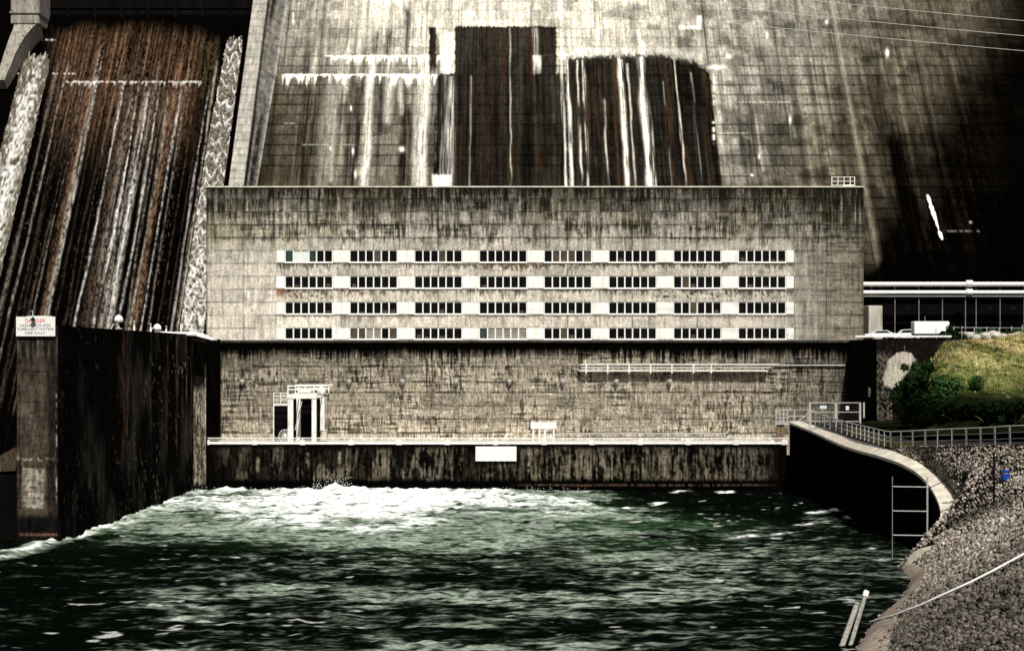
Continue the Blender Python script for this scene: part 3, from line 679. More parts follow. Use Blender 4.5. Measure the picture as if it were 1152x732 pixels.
def build_facade():
    us = np.arange(L_, R_, .85); vs = np.arange(T_, B_, .85)
    ue = [L_, R_]; ve = [T_, B_]
    for x in WX0: ue += [x, x+WW]
    for a, b in WY: ve += [a, b]
    us = np.array(sorted(set([u for u in us if min(abs(u-e) for e in ue) > .3]+ue))); vs = np.array(sorted(set([v for v in vs if min(abs(v-e) for e in ve) > .3]+ve)))
    U, V = np.meshgrid(us, vs)
    um = (us[:-1]+us[1:])/2; vm = (vs[:-1]+vs[1:])/2
    hu = np.zeros(len(um), bool); hv = np.zeros(len(vm), bool)
    for x in WX0: hu |= (um > x) & (um < x+WW)
    for a, b in WY: hv |= (vm > a) & (vm < b)
    XYZ = np.stack([fx(U), np.full(U.shape, YF), fz(V)], -1)
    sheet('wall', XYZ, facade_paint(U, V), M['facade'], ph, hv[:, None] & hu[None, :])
    # returns, roof, back and inner core (dark rooms behind the glass)
    mb = MB(); x0, x1, z0, z1 = fx(L_), fx(R_), fz(B_), fz(T_)
    for a, b in ((x0, x0), (x1, x1)):
        mb.add([(a, YF, z0), (a, YF+24, z0), (a, YF+24, z1), (a, YF, z1)], [(0, 1, 2, 3)])
    mb.add([(x0, YF, z1), (x1, YF, z1), (x1, YF+24, z1), (x0, YF+24, z1)], [(0, 1, 2, 3)])
    mb.add([(x0, YF+24, z0), (x1, YF+24, z0), (x1, YF+24, z1), (x0, YF+24, z1)], [(0, 1, 2, 3)])
    mb.build('shell', M['concrete'], ph)
    mb = MB(); mb.box(x0-.12, x1+.12, YF-.22, YF+.6, z1+.003, z1+.24)
    mb.build('roof_coping', M['coping'], ph)
    mb = MB(); mb.box(x0+.3, x1-.3, YF+1.2, YF+1.5, z0+.1, fz(276))
    mb.build('inner_wall', M['concrete_black'], ph)
build_facade()

def make_window(i, j):
    x0, x1 = fx(WX0[i]), fx(WX0[i]+WW); z1, z0 = fz(WY[j][0]), fz(WY[j][1])
    mb = MB(); t = .16
    # reveal frame flush with the wall opening, mullions, sill
    mb.box(x0, x0+t, YF+.02, YF+.42, z0, z1); mb.box(x1-t, x1, YF+.02, YF+.42, z0, z1)
    mb.box(x0+t, x1-t, YF+.05, YF+.42, z1-.10, z1)
    mb.box(x0+t, x1-t, YF+.02, YF+.42, z0, z0+.14)
    pw = (x1-x0-2*t)/6
    for k in range(1, 6):
        xc = x0+t+pw*k; mb.box(xc-.11, xc+.11, YF+.06, YF+.34, z0+.14, z1-.10)
    wn = mb.build('window', M['frame_white'], ph)
    sl = MB().box(x0-.02, x1+.02, YF-.14, YF+.018, z0-.13, z0+.05).build('sill', M['frame_white'])
    par(sl, wn)
    pn = MB()
    special = {(0, 0): [6, 3, 3, 6, 0, 0], (1, 3): [2, 2, 4, 4, 0, 2], (3, 3): [6, 4, 4, 4, 4, 4], (1, 0): [0, 0, 0, 2, 0, 0], (4, 0): [0, 2, 2, 2, 0, 2], (4, 3): [0, 0, 2, 0, 0, 0], (6, 2): [0, 0, 2, 0, 0, 0], (6, 1): [0, 2, 0, 0, 0, 0], (2, 0): [0, 0, 0, 2, 0, 0]}.get((i, j), [0]*6)
    for k in range(6):
        xa = x0+t+pw*k+.12; xb = x0+t+pw*(k+1)-.12
        m_ = special[k]
        pn.box(xa-.04, xb+.04, YF+.2, YF+.23, z0+.15, z1-.11, mi={0: 0, 2: 1, 3: 2, 4: 3, 6: 4}[m_])
        if m_ == 0 and random.random() < .18:
            pn.box(xa+.2, xb-.2*random.random()-.1, YF+.17, YF+.199, z0+.2, z0+random.uniform(.4, .9), mi=1)
    pp = pn.build('pane', [M['glass'], M['glass_brown'], M['blind_white'], M['blind'], M['glass_green']]); par(pp, wn)
def par(child, parent):
    child.parent = parent; child.matrix_parent_inverse = parent.matrix_basis.inverted()
    # parent itself is offset by its own parent inverse: world = parent_world @ mpi @ basis
    pw_ = parent.parent
    if pw_ is not None:
        wld = Matrix.Translation(pw_.location) @ Matrix.Rotation(pw_.rotation_euler.z, 4, 'Z') @ parent.matrix_parent_inverse @ parent.matrix_basis
        child.matrix_parent_inverse = wld.inverted()
for i in range(8):
    for j in range(4): make_window(i, j)
# white infill panels between the windows
for j, (a, b) in enumerate(WY):
    spans = [(311, 320.0)]+[(WX0[i]+WW+.3, WX0[i+1]-.3) for i in range(7)]+[(WX0[7]+WW+.3, 893)]
    for (p0, p1) in spans:
        MB().box(fx(p0), fx(p1), YF-.07, YF-.004, fz(b-.1), fz(a+.2), bev=.02).build('panel', M['panel_white'], ph)

# lower wall down to the tailrace deck
YD = 279.0
DZ = ZC-(499.5-HY)*YD/F                                  # deck level
def build_lower():
    us = np.arange(238, 1000, .85); vs = np.arange(383.2, 512, .85)
    U, V = np.meshgrid(us, vs)
    c = np.ones(U.shape+(3,))*np.array([.37, .335, .275])
    n = fbm(U/35, V/25, 241, 4)
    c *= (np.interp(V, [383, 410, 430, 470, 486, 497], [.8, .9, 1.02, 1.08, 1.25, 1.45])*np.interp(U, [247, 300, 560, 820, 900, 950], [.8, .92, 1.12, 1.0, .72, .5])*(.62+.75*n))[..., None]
    s1 = vn(U/2.0, V/22, 242); s2 = vn(U/.9, V/7, 243); s4 = fbm(U/2.0, V/2.0, 244, 3); s5 = vn(U/20, V/1.2, 245)
    D = lambda m, k=(.020, .017, .012): mixc(c, k, np.clip(m, 0, 1))
    c = D(.75*ss(.52, .72, s1*.5+s2*.5)*(.30+.70*ss(.35, .65, n)))
    c = mixc(c, (.42, .40, .34), .45*ss(.74, .86, vn(U/1.4, V/26, 252))*ss(400, 415, V))
    c = D(.6*ss(.60, .70, s4)*(.12+.65*ss(.4, .7, fbm(U/16, V/12, 247, 2))))
    c = D(.75*ss(.52, .70, s5*.65+s2*.35)*(.4+.6*ss(.4, .6, n)))
    c = D(.32*ss(.56, .74, fbm(U/16, V/11, 253, 4)))
    drip = 15+20*vn(U/1.3, U*0, 248)**1.6*(.3+1.2*vn(U/26, U*0, 250))+6*vn(U/7, U*0, 251)
    c = D((1-ss(.40, 1.05, (V-383)/drip))*ss(.15, .5, s4+.55-(V-383)/40), (.006, .005, .004))
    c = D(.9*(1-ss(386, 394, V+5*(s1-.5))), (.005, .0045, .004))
    for yy, st in ((412, .7), (429.5, .6), (441, .75), (456, .45), (471, .55), (486.5, .85)):
        c = D(min(1, st*1.3)*line(V, yy, .75)*(.4+.65*ss(.3, .6, vn(U/9, U*0, int(yy)))))
    for k in range(-6, 13):
        c = D(.4*line(U, 558+60*k+18, .6)*ss(.3, .6, vn(V/7, V*0, 260+k)))
        c = D(.22*line(U, 558+60*k-13, .5)*ss(.3, .6, vn(V/7, V*0, 290+k)))
    Lg = (.58, .55, .47)
    for x in (659, 683, 707, 731, 755, 779, 799, 852, 876):
        c = mixc(c, Lg, .6*np.exp(-((U-x)/1.6)**2)*inside(V, 418, 440, 2)*(.5+.5*s2))
    c = mixc(c, (.6, .57, .5), .5*ss(486, 490, V)*ss(.35, .6, s1))
    for k in range(9):
        c = D(.75*np.exp(-((U-273-60*k)/3.0)**2-((V-(419 if k != 2 else 417))/6)**2)*ss(.35, .6, s4+.1))
    rb = ss(940, 958, U + 10*(fbm(V/14, U/14, 257, 3)-.5))
    c = D(rb, (.005, .0045, .004))  # recess shade at the right end painted in black
    c = D(.8*(1-ss(247, 251, U)), (.005, .0045, .004))
    c *= (.65+.7*vn(U/1.1, V/1.2, 259))[..., None]
    c = grade(c, .86, 1.35)
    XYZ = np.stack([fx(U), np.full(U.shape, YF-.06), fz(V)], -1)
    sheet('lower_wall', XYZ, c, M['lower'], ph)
    MB().box(fx(236), fx(985), YF-.35, YF-.055, fz(385.2), fz(382.6)).build('ledge', M['concrete_dark'], ph)
build_lower()
# tailrace deck
dx0, dx1 = (231-CX)*YD/F, (886-CX)*YD/F
def build_deck():
    us = np.arange(dx0, dx1+.01, .13); vs = np.arange(DZ, -5, -.14)
    X, Z = np.meshgrid(us, vs); U = CX+X*F/YD; V = HY+(ZC-Z)*F/YD
    c = np.ones(X.shape+(3,))*np.array([.20, .175, .13])
    s1 = vn(U/1.7, V/14, 271); s2 = vn(U/.9, V/4, 272); n = fbm(U/40, V/20, 273, 3); s4 = fbm(U/3, V/3, 274, 3)
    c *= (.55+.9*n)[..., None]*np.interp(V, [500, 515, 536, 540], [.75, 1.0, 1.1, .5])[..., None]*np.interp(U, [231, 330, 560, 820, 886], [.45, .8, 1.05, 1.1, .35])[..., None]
    D = lambda m, k=(.006, .005, .004): mixc(c, k, np.clip(m, 0, 1))
    c = D(ss(.34, .64, s1*.35+s2*.15+s4*.25+.28*fbm(U/14, V/20, 278, 3)))
    c = D(.8*ss(.5, .6, vn(U/12, V/30, 276))*(1-ss(500, 700, U)))
    for k in range(14): c = D(.9*line(U, 233+54.2*k, 1.1))
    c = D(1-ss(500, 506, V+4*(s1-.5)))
    c = D(ss(538, 542, V+2*(s2-.5)), (.003, .003, .003))
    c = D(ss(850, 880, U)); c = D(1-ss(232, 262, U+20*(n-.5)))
    for (u, y0, y1) in ((346, 510, 525), (382, 508, 522), (290, 515, 530), (595, 505, 530), (748, 510, 536)):
        c = mixc(c, (.42, .38, .3), .75*np.exp(-((U-u)/1.6)**2)*inside(V, y0, y1, 3)*ss(.4, .6, s4+.1))
    c = mixc(c, (.17, .105, .07), np.clip(.75*line(V, 545.4+.6*(vn(U/20, U*0, 277)-.5), 1.0)*inside(U, 588, 862, 18)*ss(.3, .5, s1+.15), 0, 1))
    c *= (.6+.8*vn(U/1.1, V/1.2, 279))[..., None]; c = grade(c, .56, 1.15, .2)
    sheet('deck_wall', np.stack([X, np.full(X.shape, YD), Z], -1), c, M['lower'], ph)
    MB().box(dx0, dx1, YD+.01, YF-.07, DZ-.6, DZ).build('deck', M['concrete'], ph)
    MB().box(dx0, dx1, YD-.25, YD+.35, DZ+.003, DZ+.42, bev=.03).build('kerb', M['panel_white'], ph)
build_deck()

# rail along the deck edge
dr = empty('deck_railing', (0, YD, DZ+.42), 'long low white pipe railing along the edge of the tailrace deck', 'railing')
mb = MB(); zt = ZC-(492.6-HY)*YD/F
mb.tube([(dx0, YD, zt), (dx1, YD, zt)], .085, 8)
mb.tube([(dx0, YD, (zt+DZ+.42)/2+.02), (dx1, YD, (zt+DZ+.42)/2+.02)], .045, 8)
mb.build('rail', M['steel_white'], dr)
for px in (233, 286.5, 340.5, 395, 449, 503, 557.5, 612, 666, 720, 774, 828, 882):
    x = (px-CX)*YD/F
    MB().box(x-.42, x+.42, YD-.3, YD+.2, DZ-.12, DZ+.62, bev=.04).box(x-.08, x+.08, YD-.08, YD+.08, DZ+.62, zt+.06).build('post', M['steel_white'], dr)

# signs on the deck
def board(name, pxa, pxb, pya, pyb, Y, label, legs=None, lines=None, thick=.1):
    a, b = P(pxa, pyb, Y), P(pxb, pya, Y)
    o = empty(name, ((a.x+b.x)/2, Y, a.z), label, 'sign')
    MB().box(a.x, b.x, Y, Y+thick, a.z, b.z, bev=.02).build('board', M['frame_white'], o)
    if legs:
        for lx in legs:
            x = (lx-CX)*Y/F
            MB().box(x-.16, x+.16, Y+thick+.002, Y+thick+.15, DZ, b.z-.1).build('leg', M['steel_white'], o)
    if lines:
        mb = MB()
        for (xa, xb, yy) in lines:
            q0, q1 = P(xa, yy+.3, Y), P(xb, yy-.3, Y); mb.box(q0.x, q1.x, Y-.012, Y-.002, q0.z, q1.z)
        mb.build('faded_line', M['faint_ink'], o)
    return o
board('sign', 535, 581, 502, 518.5, YD-.45, 'large blank white board hung on the dark deck wall just above the water', lines=None)
sgn = [o for o in bpy.data.objects if o.name == 'sign'][0]
for px in (545, 558, 571):
    x = (px-CX)*YD/F; MB().box(x-.05, x+.05, YD-.34, YD-.252, DZ-.1, DZ+.3).build('bracket', M['steel_white'], sgn)
board('sign', 597, 626, 474.5, 482.5, 284, 'small white board on short legs standing on the deck against the grey wall', legs=(600, 607, 613, 623))

# pipe along the foot of the wall
pp = MB()
pp.tube([(fx(625), YF-.6, fz(487.3)), (fx(816), YF-.6, fz(487.3)), (fx(818), YF-.5, fz(486)), (fx(818), YF-.1, fz(485))], .12, 8)
for px in range(640, 815, 29): pp.box(fx(px)-.08, fx(px)+.08, YF-.7, YF-.08, fz(488.4), fz(486.4))
tag(pp.build('pipe', M['steel_grey']), 'thin grey pipe running low along the wall behind the deck railing', 'pipe')
cd = MB()
cd.tube([(fx(870), YF-.45, fz(410.8)), (fx(950), YF-.45, fz(410.8))], .13, 8)
for px in (878, 900, 922, 944): cd.box(fx(px)-.08, fx(px)+.08, YF-.55, YF-.08, fz(411.8), fz(409.8))
tag(cd.build('conduit', M['steel_grey']), 'brown grey conduit running right from the white catwalk across the wall', 'conduit')

# catwalk on the wall
ct = empty('catwalk', (fx(760), YF, fz(416)), 'narrow white railed catwalk fixed high on the stained lower wall', 'catwalk')
MB().box(fx(652), fx(862), YF-1.5, YF-.07, fz(417.6), fz(416.2)).build('platform', M['steel_white'], ct)
mb = MB()
mb.tube([(fx(653), YF-1.45, fz(410)), (fx(875), YF-1.45, fz(410))], .12, 8); mb.tube([(fx(653), YF-1.45, fz(413.2)), (fx(866), YF-1.45, fz(413.2))], .07, 8)
mb.tube([(fx(653), YF-1.45, fz(410)), (fx(645), YF-.5, fz(413.5)), (fx(652), YF-1.4, fz(417))], .09, 8)
mb.build('rail', M['steel_white'], ct)
for px in (659, 683, 707, 731, 755, 779, 799):
    MB().box(fx(px)-.13, fx(px)+.13, YF-1.52, YF-1.36, fz(419.5), fz(409)).build('post', M['steel_white'], ct)
    MB().prism([(YF-1.4, fz(417.7)), (YF-.08, fz(417.7)), (YF-.08, fz(421)), (YF-.3, fz(420.5))], fx(px)-.05, fx(px)+.05).build('bracket', M['steel_white'], ct)

# cone lamps on the wall
names_ = ['first', 'second', 'third', 'fourth', 'fifth', 'sixth', 'seventh', 'eighth', 'last']
lamp0 = None
for k in range(9):
    x = fx(273+60*k); z = fz(428)
    if lamp0 is None:
        lamp0 = empty('wall_lamp', (0, 0, 0), 'x', 'lamp', 'white cone lamps on the lower wall')
        MB().lathe((0, -.75, 0), [(.06, -.8), (.12, -.78), (.5, .10), (.46, .16), (.1, .2)], 14).build('lamp_shade', M['steel_grey'], lamp0)
        MB().tube([(0, -.75, .2), (0, -.5, .26), (0, -.08, .1)], .05, 8).box(-.12, .12, -.08, 0, -.05, .2).build('arm', M['steel_white'], lamp0)
        o = lamp0
    else: o = copy_tree(lamp0)
    o.location = (x, YF-.07, z)
    o['label'] = ('%s white cone lamp from the left on the grey wall above the deck' % names_[k])

# gantry crane at the left end of the deck
ga = empty('gantry_crane', (fx(344), 286, DZ), 'white four legged gantry crane standing at the left end of the deck', 'gantry crane')
Y1, Y2 = 281.0, 290.6
XL, XR = (327-CX)*Y1/F, (353.5-CX)*Y1/F
zt_ = ZC-(448-HY)*Y1/F
for (x, y, wd) in ((XL, Y1, .44), (XR, Y1, .38), (XL+.2, Y2, .33), (XR+.4, Y2, .36)):
    MB().box(x-wd, x+wd, y-.4, y+.4, DZ+.25, zt_).box(x-wd-.15, x+wd+.15, y-.55, y+.55, DZ+.004, DZ+.25).build('leg', M['steel_white'], ga)
zz = lambda py: ZC-(py-HY)*Y1/F
mb = MB()
mb.box(XL-.5, XR+.5, Y1-.5, Y1+.5, zt_+.003, zz(443)); mb.box(XL-.5, XR+.5, Y2-.5, Y2+.5, zt_+.003, zz(443))
mb.box(XL+.3, XL+.46, Y1+.5, Y2-.5, zz(444.6), zz(443.5)); mb.box(XR+.3, XR+.46, Y1+.5, Y2-.5, zz(444.6), zz(443.5))
mb.build('top_beam', M['steel_white'], ga)
for y in (Y1-.3, Y2+.3):
    mb = MB().box(XL-.5, XR+1.6, y-.07, y+.07, zz(438.6), zz(437.2)).box(XL-.5, XR+2.2, y-.07, y+.07, zz(434.6), zz(433.2))
    for x in (XL-.4, XL+1.3, XR, XR+1.45): mb.box(x-.09, x+.09, y-.09, y+.09, zz(443)+.003, zz(433.8))
    mb.build('top_rail', M['steel_white'], ga)
MB().box(XL+1.0, XR-.9, Y1+2.8, Y2-2.8, zz(442.6), zz(439.6), bev=.1).lathe((XR+1.0, Y1+1.5, zz(440)), [(.1, -.1), (.7, 0), (.7, 1.1), (.1, 1.2)], 14, axis='y').build('hoist', M['steel_white'], ga)
MB().box(XL-2.9, XL-.5, Y1+.2, Y1+3.5, zz(456), zz(454.4)).build('platform', M['steel_white'], ga)
mb = MB()
for x in (XL-2.85, XL-1.7, XL-.6):
    mb.box(x-.06, x+.06, Y1+.15, Y1+.3, zz(454.4), zz(441.5))
for py in (441.5, 445.5, 449.5): mb.box(XL-2.9, XL-.5, Y1+.18, Y1+.28, zz(py+.35), zz(py-.35))
mb.box(XL-2.95, XL-2.78, Y1+.1, Y1+.28, DZ, zz(456))
mb.build('ladder', M['steel_white'], ga)
MB().tube([(XL+.6, Y1+1, zz(484)), (XL+1.4, Y1+4, zz(452))], .08, 6).build('brace', M['steel_grey'], ga)
mb = MB(); c0 = Vector(((321-CX)*Y1/F, Y1-.3, zz(490)))
mb.lathe(c0, [(.10, -.12), (.28, -.12), (.28, .2), (.1, .2)], 12, axis='y')
for k in range(14):
    a = 2*math.pi*k/14; mb.beam(c0, c0+Vector((1.05*math.cos(a), 0, 1.05*math.sin(a))), .07)
for k in range(24):
    a, b = 2*math.pi*k/24, 2*math.pi*(k+1)/24
    mb.beam(c0+Vector((1.05*math.cos(a), 0, 1.05*math.sin(a))), c0+Vector((1.05*math.cos(b), 0, 1.05*math.sin(b))), .08)
mb.build('cable_reel', M['steel_white'], ga)
# black panels added to stand in for the crane's shadow on the wall
bk = empty('crane_shadow_panel', (fx(340), 291, DZ), 'added black panel standing in for the shadow between the rear legs of the gantry crane', 'gate')
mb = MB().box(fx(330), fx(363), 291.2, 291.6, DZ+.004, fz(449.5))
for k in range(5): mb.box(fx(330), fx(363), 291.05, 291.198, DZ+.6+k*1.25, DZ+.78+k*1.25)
mb.build('panel', M['steel_dark'], bk)  # added stand-in for the shadow between the rear legs
bk2 = empty('crane_shadow_panel', (fx(315), 291, DZ), 'added black panel standing in for the shadow under the side platform left of the crane', 'gate')
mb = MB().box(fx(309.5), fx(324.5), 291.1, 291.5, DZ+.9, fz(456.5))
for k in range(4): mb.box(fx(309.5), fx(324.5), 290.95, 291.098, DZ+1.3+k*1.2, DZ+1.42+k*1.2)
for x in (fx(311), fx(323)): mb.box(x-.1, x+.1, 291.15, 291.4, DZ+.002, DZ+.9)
mb.build('panel', M['steel_dark'], bk2)  # added stand-in for the shadow under the side platform
# crates on the deck by the crane
o = empty('equipment_box', (fx(366), 288, DZ), 'small grey steel box on the deck right of the gantry crane', 'box')
MB().box(fx(364), fx(371), 286.5, 288, DZ+.15, DZ+1.9, bev=.05).box(fx(364.6), fx(365.4), 286.8, 287.7, DZ+.004, DZ+.15).box(fx(369.6), fx(370.4), 286.8, 287.7, DZ+.004, DZ+.15).build('body', M['concrete'], o)
MB().box(fx(364)-.05, fx(371)+.05, 286.4, 288.1, DZ+1.903, DZ+2.0).build('lid', M['steel_white'], o)
o = empty('winch', (fx(872), 282, DZ), 'white winch on the right end of the deck beside timber posts', 'winch')
MB().box((866-CX)*282/F, (880-CX)*282/F, 281.2, 282.6, DZ+.004, DZ+.5, bev=.05).build('base', M['steel_white'], o)
MB().tube([((868-CX)*282/F, 281.9, DZ+.95), ((877-CX)*282/F, 281.9, DZ+.95)], .42, 14).build('drum', M['steel_white'], o)

# roof railing on the right end of the powerhouse
rr = empty('roof_railing', (fx(953), 296, fz(T_)+.24), 'small white railing at the right end of the powerhouse roof', 'railing')
zr = fz(T_)
for px in (941, 948, 955, 962, 967): MB().box(fx(px)-.07, fx(px)+.07, 296, 296.14, zr+.004, zr+2.3).build('post', M['steel_white'], rr)
mb = MB()
for h in (.8, 1.5, 2.25): mb.tube([(fx(941), 296.07, zr+h), (fx(967), 296.07, zr+h)], .06, 6)
mb.build('rail', M['steel_white'], rr)
mb = MB().box(fx(950), fx(962), 293.2, 294.6, zr+.25, zr+.62, bev=.05)
tag(mb.build('roof_hatch', M['frame_white']), 'low white hatch on the roof edge below the small roof railing', 'hatch')

# ------------------------------------------------------------------ left training wall
tw = empty('training_wall', (-51, 240, 0), 'black wet concrete training wall between spillway basin and powerhouse', 'wall')
ZT = 25.7
def build_training():
    ys = np.arange(200, 292.2, .2); zs = np.arange(ZT, -5.2, -.16)
    Yg, Zg = np.meshgrid(ys, zs)
    Xg = -52.0+(Yg-200)*.026
    bl = np.array([.0035, .003, .0026])
    c = np.ones(Yg.shape+(3,))*bl*(1+7*ss(.45, .8, fbm(Yg/5, Zg/9, 305, 4))*(.3+vn(Yg/.7, Zg/5, 306)))[..., None]
    s1 = vn(Yg/1.2, Zg/9, 301); s2 = vn(Yg/.5, Zg/1.1, 302); s3 = fbm(Yg/1.1, Zg/.7, 303, 3); n = fbm(Yg/14, Zg/7, 304, 3)
    D = lambda m, k: mixc(c, k, np.clip(m, 0, 1))
    env = ss(222, 240, Yg)*(.5+.5*ss(14, 22, Zg)) + .25
    c = D(env*.6*ss(.70, .80, s3*.6+s1*.2+.25*n), (.16, .14, .11))
    c = D(env*.6*ss(.88, .96, s2)*ss(.5, .7, n+.05), (.28, .26, .22))
    for (y, wd, s, kk) in ((231, .7, .8, (.07, .03, .018)), (233.5, .3, .6, (.12, .08, .05)), (247, .4, .5, (.06, .045, .03)), (258, .6, .7, (.06, .04, .025)), (265, .6, .6, (.10, .08, .055)), (272, .5, .7, (.12, .10, .05)), (276, .6, .5, (.1, .08, .05))):
        c = D(s*np.exp(-((Yg-y+1.2*(vn(Zg/4, Zg*0, int(y))-.5))/wd)**2)*ss(3, 15, Zg)*(.3+.7*ss(.35, .65, s2)), kk)
    c = D(.8*(1-ss(1.2, 2.2, Zg))*ss(.2, .6, s1)*ss(205, 220, Yg)*0+0*Yg, (.05, .03, .02))
    sheet('face', np.stack([Xg, Yg, Zg], -1), c, M['wet'], tw)
    # end pier, front face towards the river
    xs = np.arange(-56.9, -51.99, .12); zs = np.arange(ZT+.0, -5, -.14)
    X, Z = np.meshgrid(xs, zs); V = HY+(ZC-Z)*F/199.9; U = CX+X*F/199.9
    c = np.ones(X.shape+(3,))*np.array([.05, .04, .029])
    n = fbm(U/10, V/14, 311, 4); s1 = vn(U/2.5, V/40, 312); s2 = vn(U/1.1, V/5, 313); s5 = vn(U/9, V/1.6, 314)
    c *= (.4+1.2*n)[..., None]
    D = lambda m, k=(.005, .0045, .004): mixc(c, k, np.clip(m, 0, 1))
    c = D(.95*inside(U, 26, 49, 3)*inside(V, 526, 571, 2)*(.35+.65*ss(.3, .6, s5*.5+s2*.5)), (.30, .27, .215))
    c = D(.6*inside(U, 28, 62, 3)*inside(V, 400, 520, 10)*ss(.5, .75, s1*.6+s2*.4), (.16, .13, .095))
    c = D(.75*ss(.5, .75, s1*.5+s2*.3+n*.25)); c = D(.8*(1-ss(386, 420, V+20*(n-.5)))*ss(.35, .6, s1+.1))
    for yy in (418, 452, 490, 513, 525, 548, 560): c = D(.7*line(V, yy, .9)*ss(.3, .6, vn(U/4, V*0, int(yy)+2)))
    c = D(.9*line(V, 516, 2.2)*ss(.4, .6, vn(U/2.5, V/2, 318)), (.22, .19, .14))
    c = D(.9*ss(49, 56, U)*inside(V, 400, 575, 10)*.8)
    c = D(ss(574, 584, V)); c = D(.95*line(V, 601, 1.3)*inside(U, 22, 66, 2)*(.4+.6*ss(.3, .6, s2)), (.16, .085, .06))
    c = D(.7*line(U, 63.5, .8)*inside(V, 440, 560, 10)*ss(.35, .6, s2), (.3, .27, .22))
    sheet('end_face', np.stack([X, np.full(X.shape, 199.9), Z], -1), c, M['wet'], tw)
    mb = MB().box(-56.9, -52.02, 199.92, 292, -5, ZT-.01)
    mb.add([(-52.0, 199.92, ZT), (-49.6, 292, ZT), (-56.9, 292, ZT), (-56.9, 199.92, ZT)], [(0, 1, 2, 3)])
    mb.build('core', M['concrete_black'], tw)
    # buttress where it meets the powerhouse deck
    xb0, xb1 = (212-CX)*277.6/F, (232-CX)*277.6/F
    xs = np.arange(xb0, xb1+.01, .12); zs = np.arange(25.1, -5, -.14)
    X, Z = np.meshgrid(xs, zs); V = HY+(ZC-Z)*F/277.6; U = CX+X*F/277.6
    c = np.ones(X.shape+(3,))*np.array([.22, .19, .14])
    s1 = vn(U/1.6, V/14, 321); s2 = vn(U/.9, V/4, 322); s4 = fbm(U/3, V/3, 323, 3)
    c *= (.5+s4)[..., None]
    D = lambda m, k=(.004, .0035, .003): mixc(c, k, np.clip(m, 0, 1))
    c = D(.9*ss(.42, .66, s1*.4+s2*.3+s4*.3)); c = D(.97*(1-ss(430, 446, V+8*(s1-.5)))); c = D(ss(540, 548, V)); c = D(.9*(1-ss(213, 217, U)))
    c = D(.8*line(U, 231.3, .6)*inside(V, 412, 500, 5)*ss(.3, .6, s2+.1), (.4, .37, .3))
    sheet('buttress_face', np.stack([X, np.full(X.shape, 277.6), Z], -1), c, M['wet'], tw)
    MB().box(xb0, xb1, 277.62, 291.9, -5, 25.1).build('buttress', M['concrete_black'], tw)
build_training()

# things on the training wall
def dome(px, py, Y, label):
    c = Vector(((px-CX)*Y/F, Y, ZT))
    o = empty('dome_light', c, label, 'light', 'white dome lights on the training wall')
    MB().lathe(c, [(.5, 0), (.5, .12), (.12, .2), (.12, .55)], 14).build('base', M['steel_grey'], o)
    zc2 = ZC-(py-HY)*Y/F
    MB().lathe((c.x, c.y, zc2-.45), [(.15, -.05), (.52, 0), (.62, .22), (.58, .5), (.42, .78), (.2, .93), (.03, .97)], 18).build('dome', M['frame_white'], o)
    MB().tube([(c.x-1.0, Y, ZT), (c.x-.75, Y, ZT+.6), (c.x-.2, Y, ZT+.85)], .06, 6).build('hoop', M['steel_white'], o)
dome(133.5, 358.5, 226, 'larger white dome light on the black wall top in front of the spillway')
dome(177, 368.0, 252, 'smaller white dome light between two white posts on the black wall')
bol0 = None
for px, py, Y, lab in ((151, 361, 236, 'leftmost of the three white posts, right of the larger dome light'), (169.5, 364, 246, 'middle white post, just left of the smaller dome light'), (187, 366.5, 258, 'rightmost of the three white posts beside the pale slab')):
    x = (px-CX)*Y/F; z1 = ZC-(py-HY)*Y/F
    if bol0 is None:
        bol0 = MB().lathe((0, 0, 0), [(.2, 0), (.2, .08), (.12, .1), (.12, 1.35), (.14, 1.36), (.14, 1.45), (.03, 1.5)], 10).build('bollard', M['frame_white']); o = bol0
    else: o = bol0.copy(); col.objects.link(o)
    o.location = (x, Y, ZT+.002); o.scale = (1, 1, max(.5, (z1-ZT)/1.5)); tag(o, lab, 'bollard', 'white posts on the training wall')
mb = MB(); mb.box(-53.6, -48.6, 272, 276.5, ZT-.25, ZT+.35, bev=.12)
mb.prism([(-55.5, ZT+.003), (-53.6, ZT+.003), (-53.6, ZT+.5), (-54.6, ZT+.45)], 273, 277, axis='y')
mb.prism([(-48.6, ZT-.3), (-45.9, ZT-1.0), (-45.9, ZT-.8), (-48.6, ZT+.3)], 272.3, 276.3, axis='y')
tag(mb.build('concrete_slab', M['panel_white']), 'pale worn slab where the black training wall meets the powerhouse', 'slab')

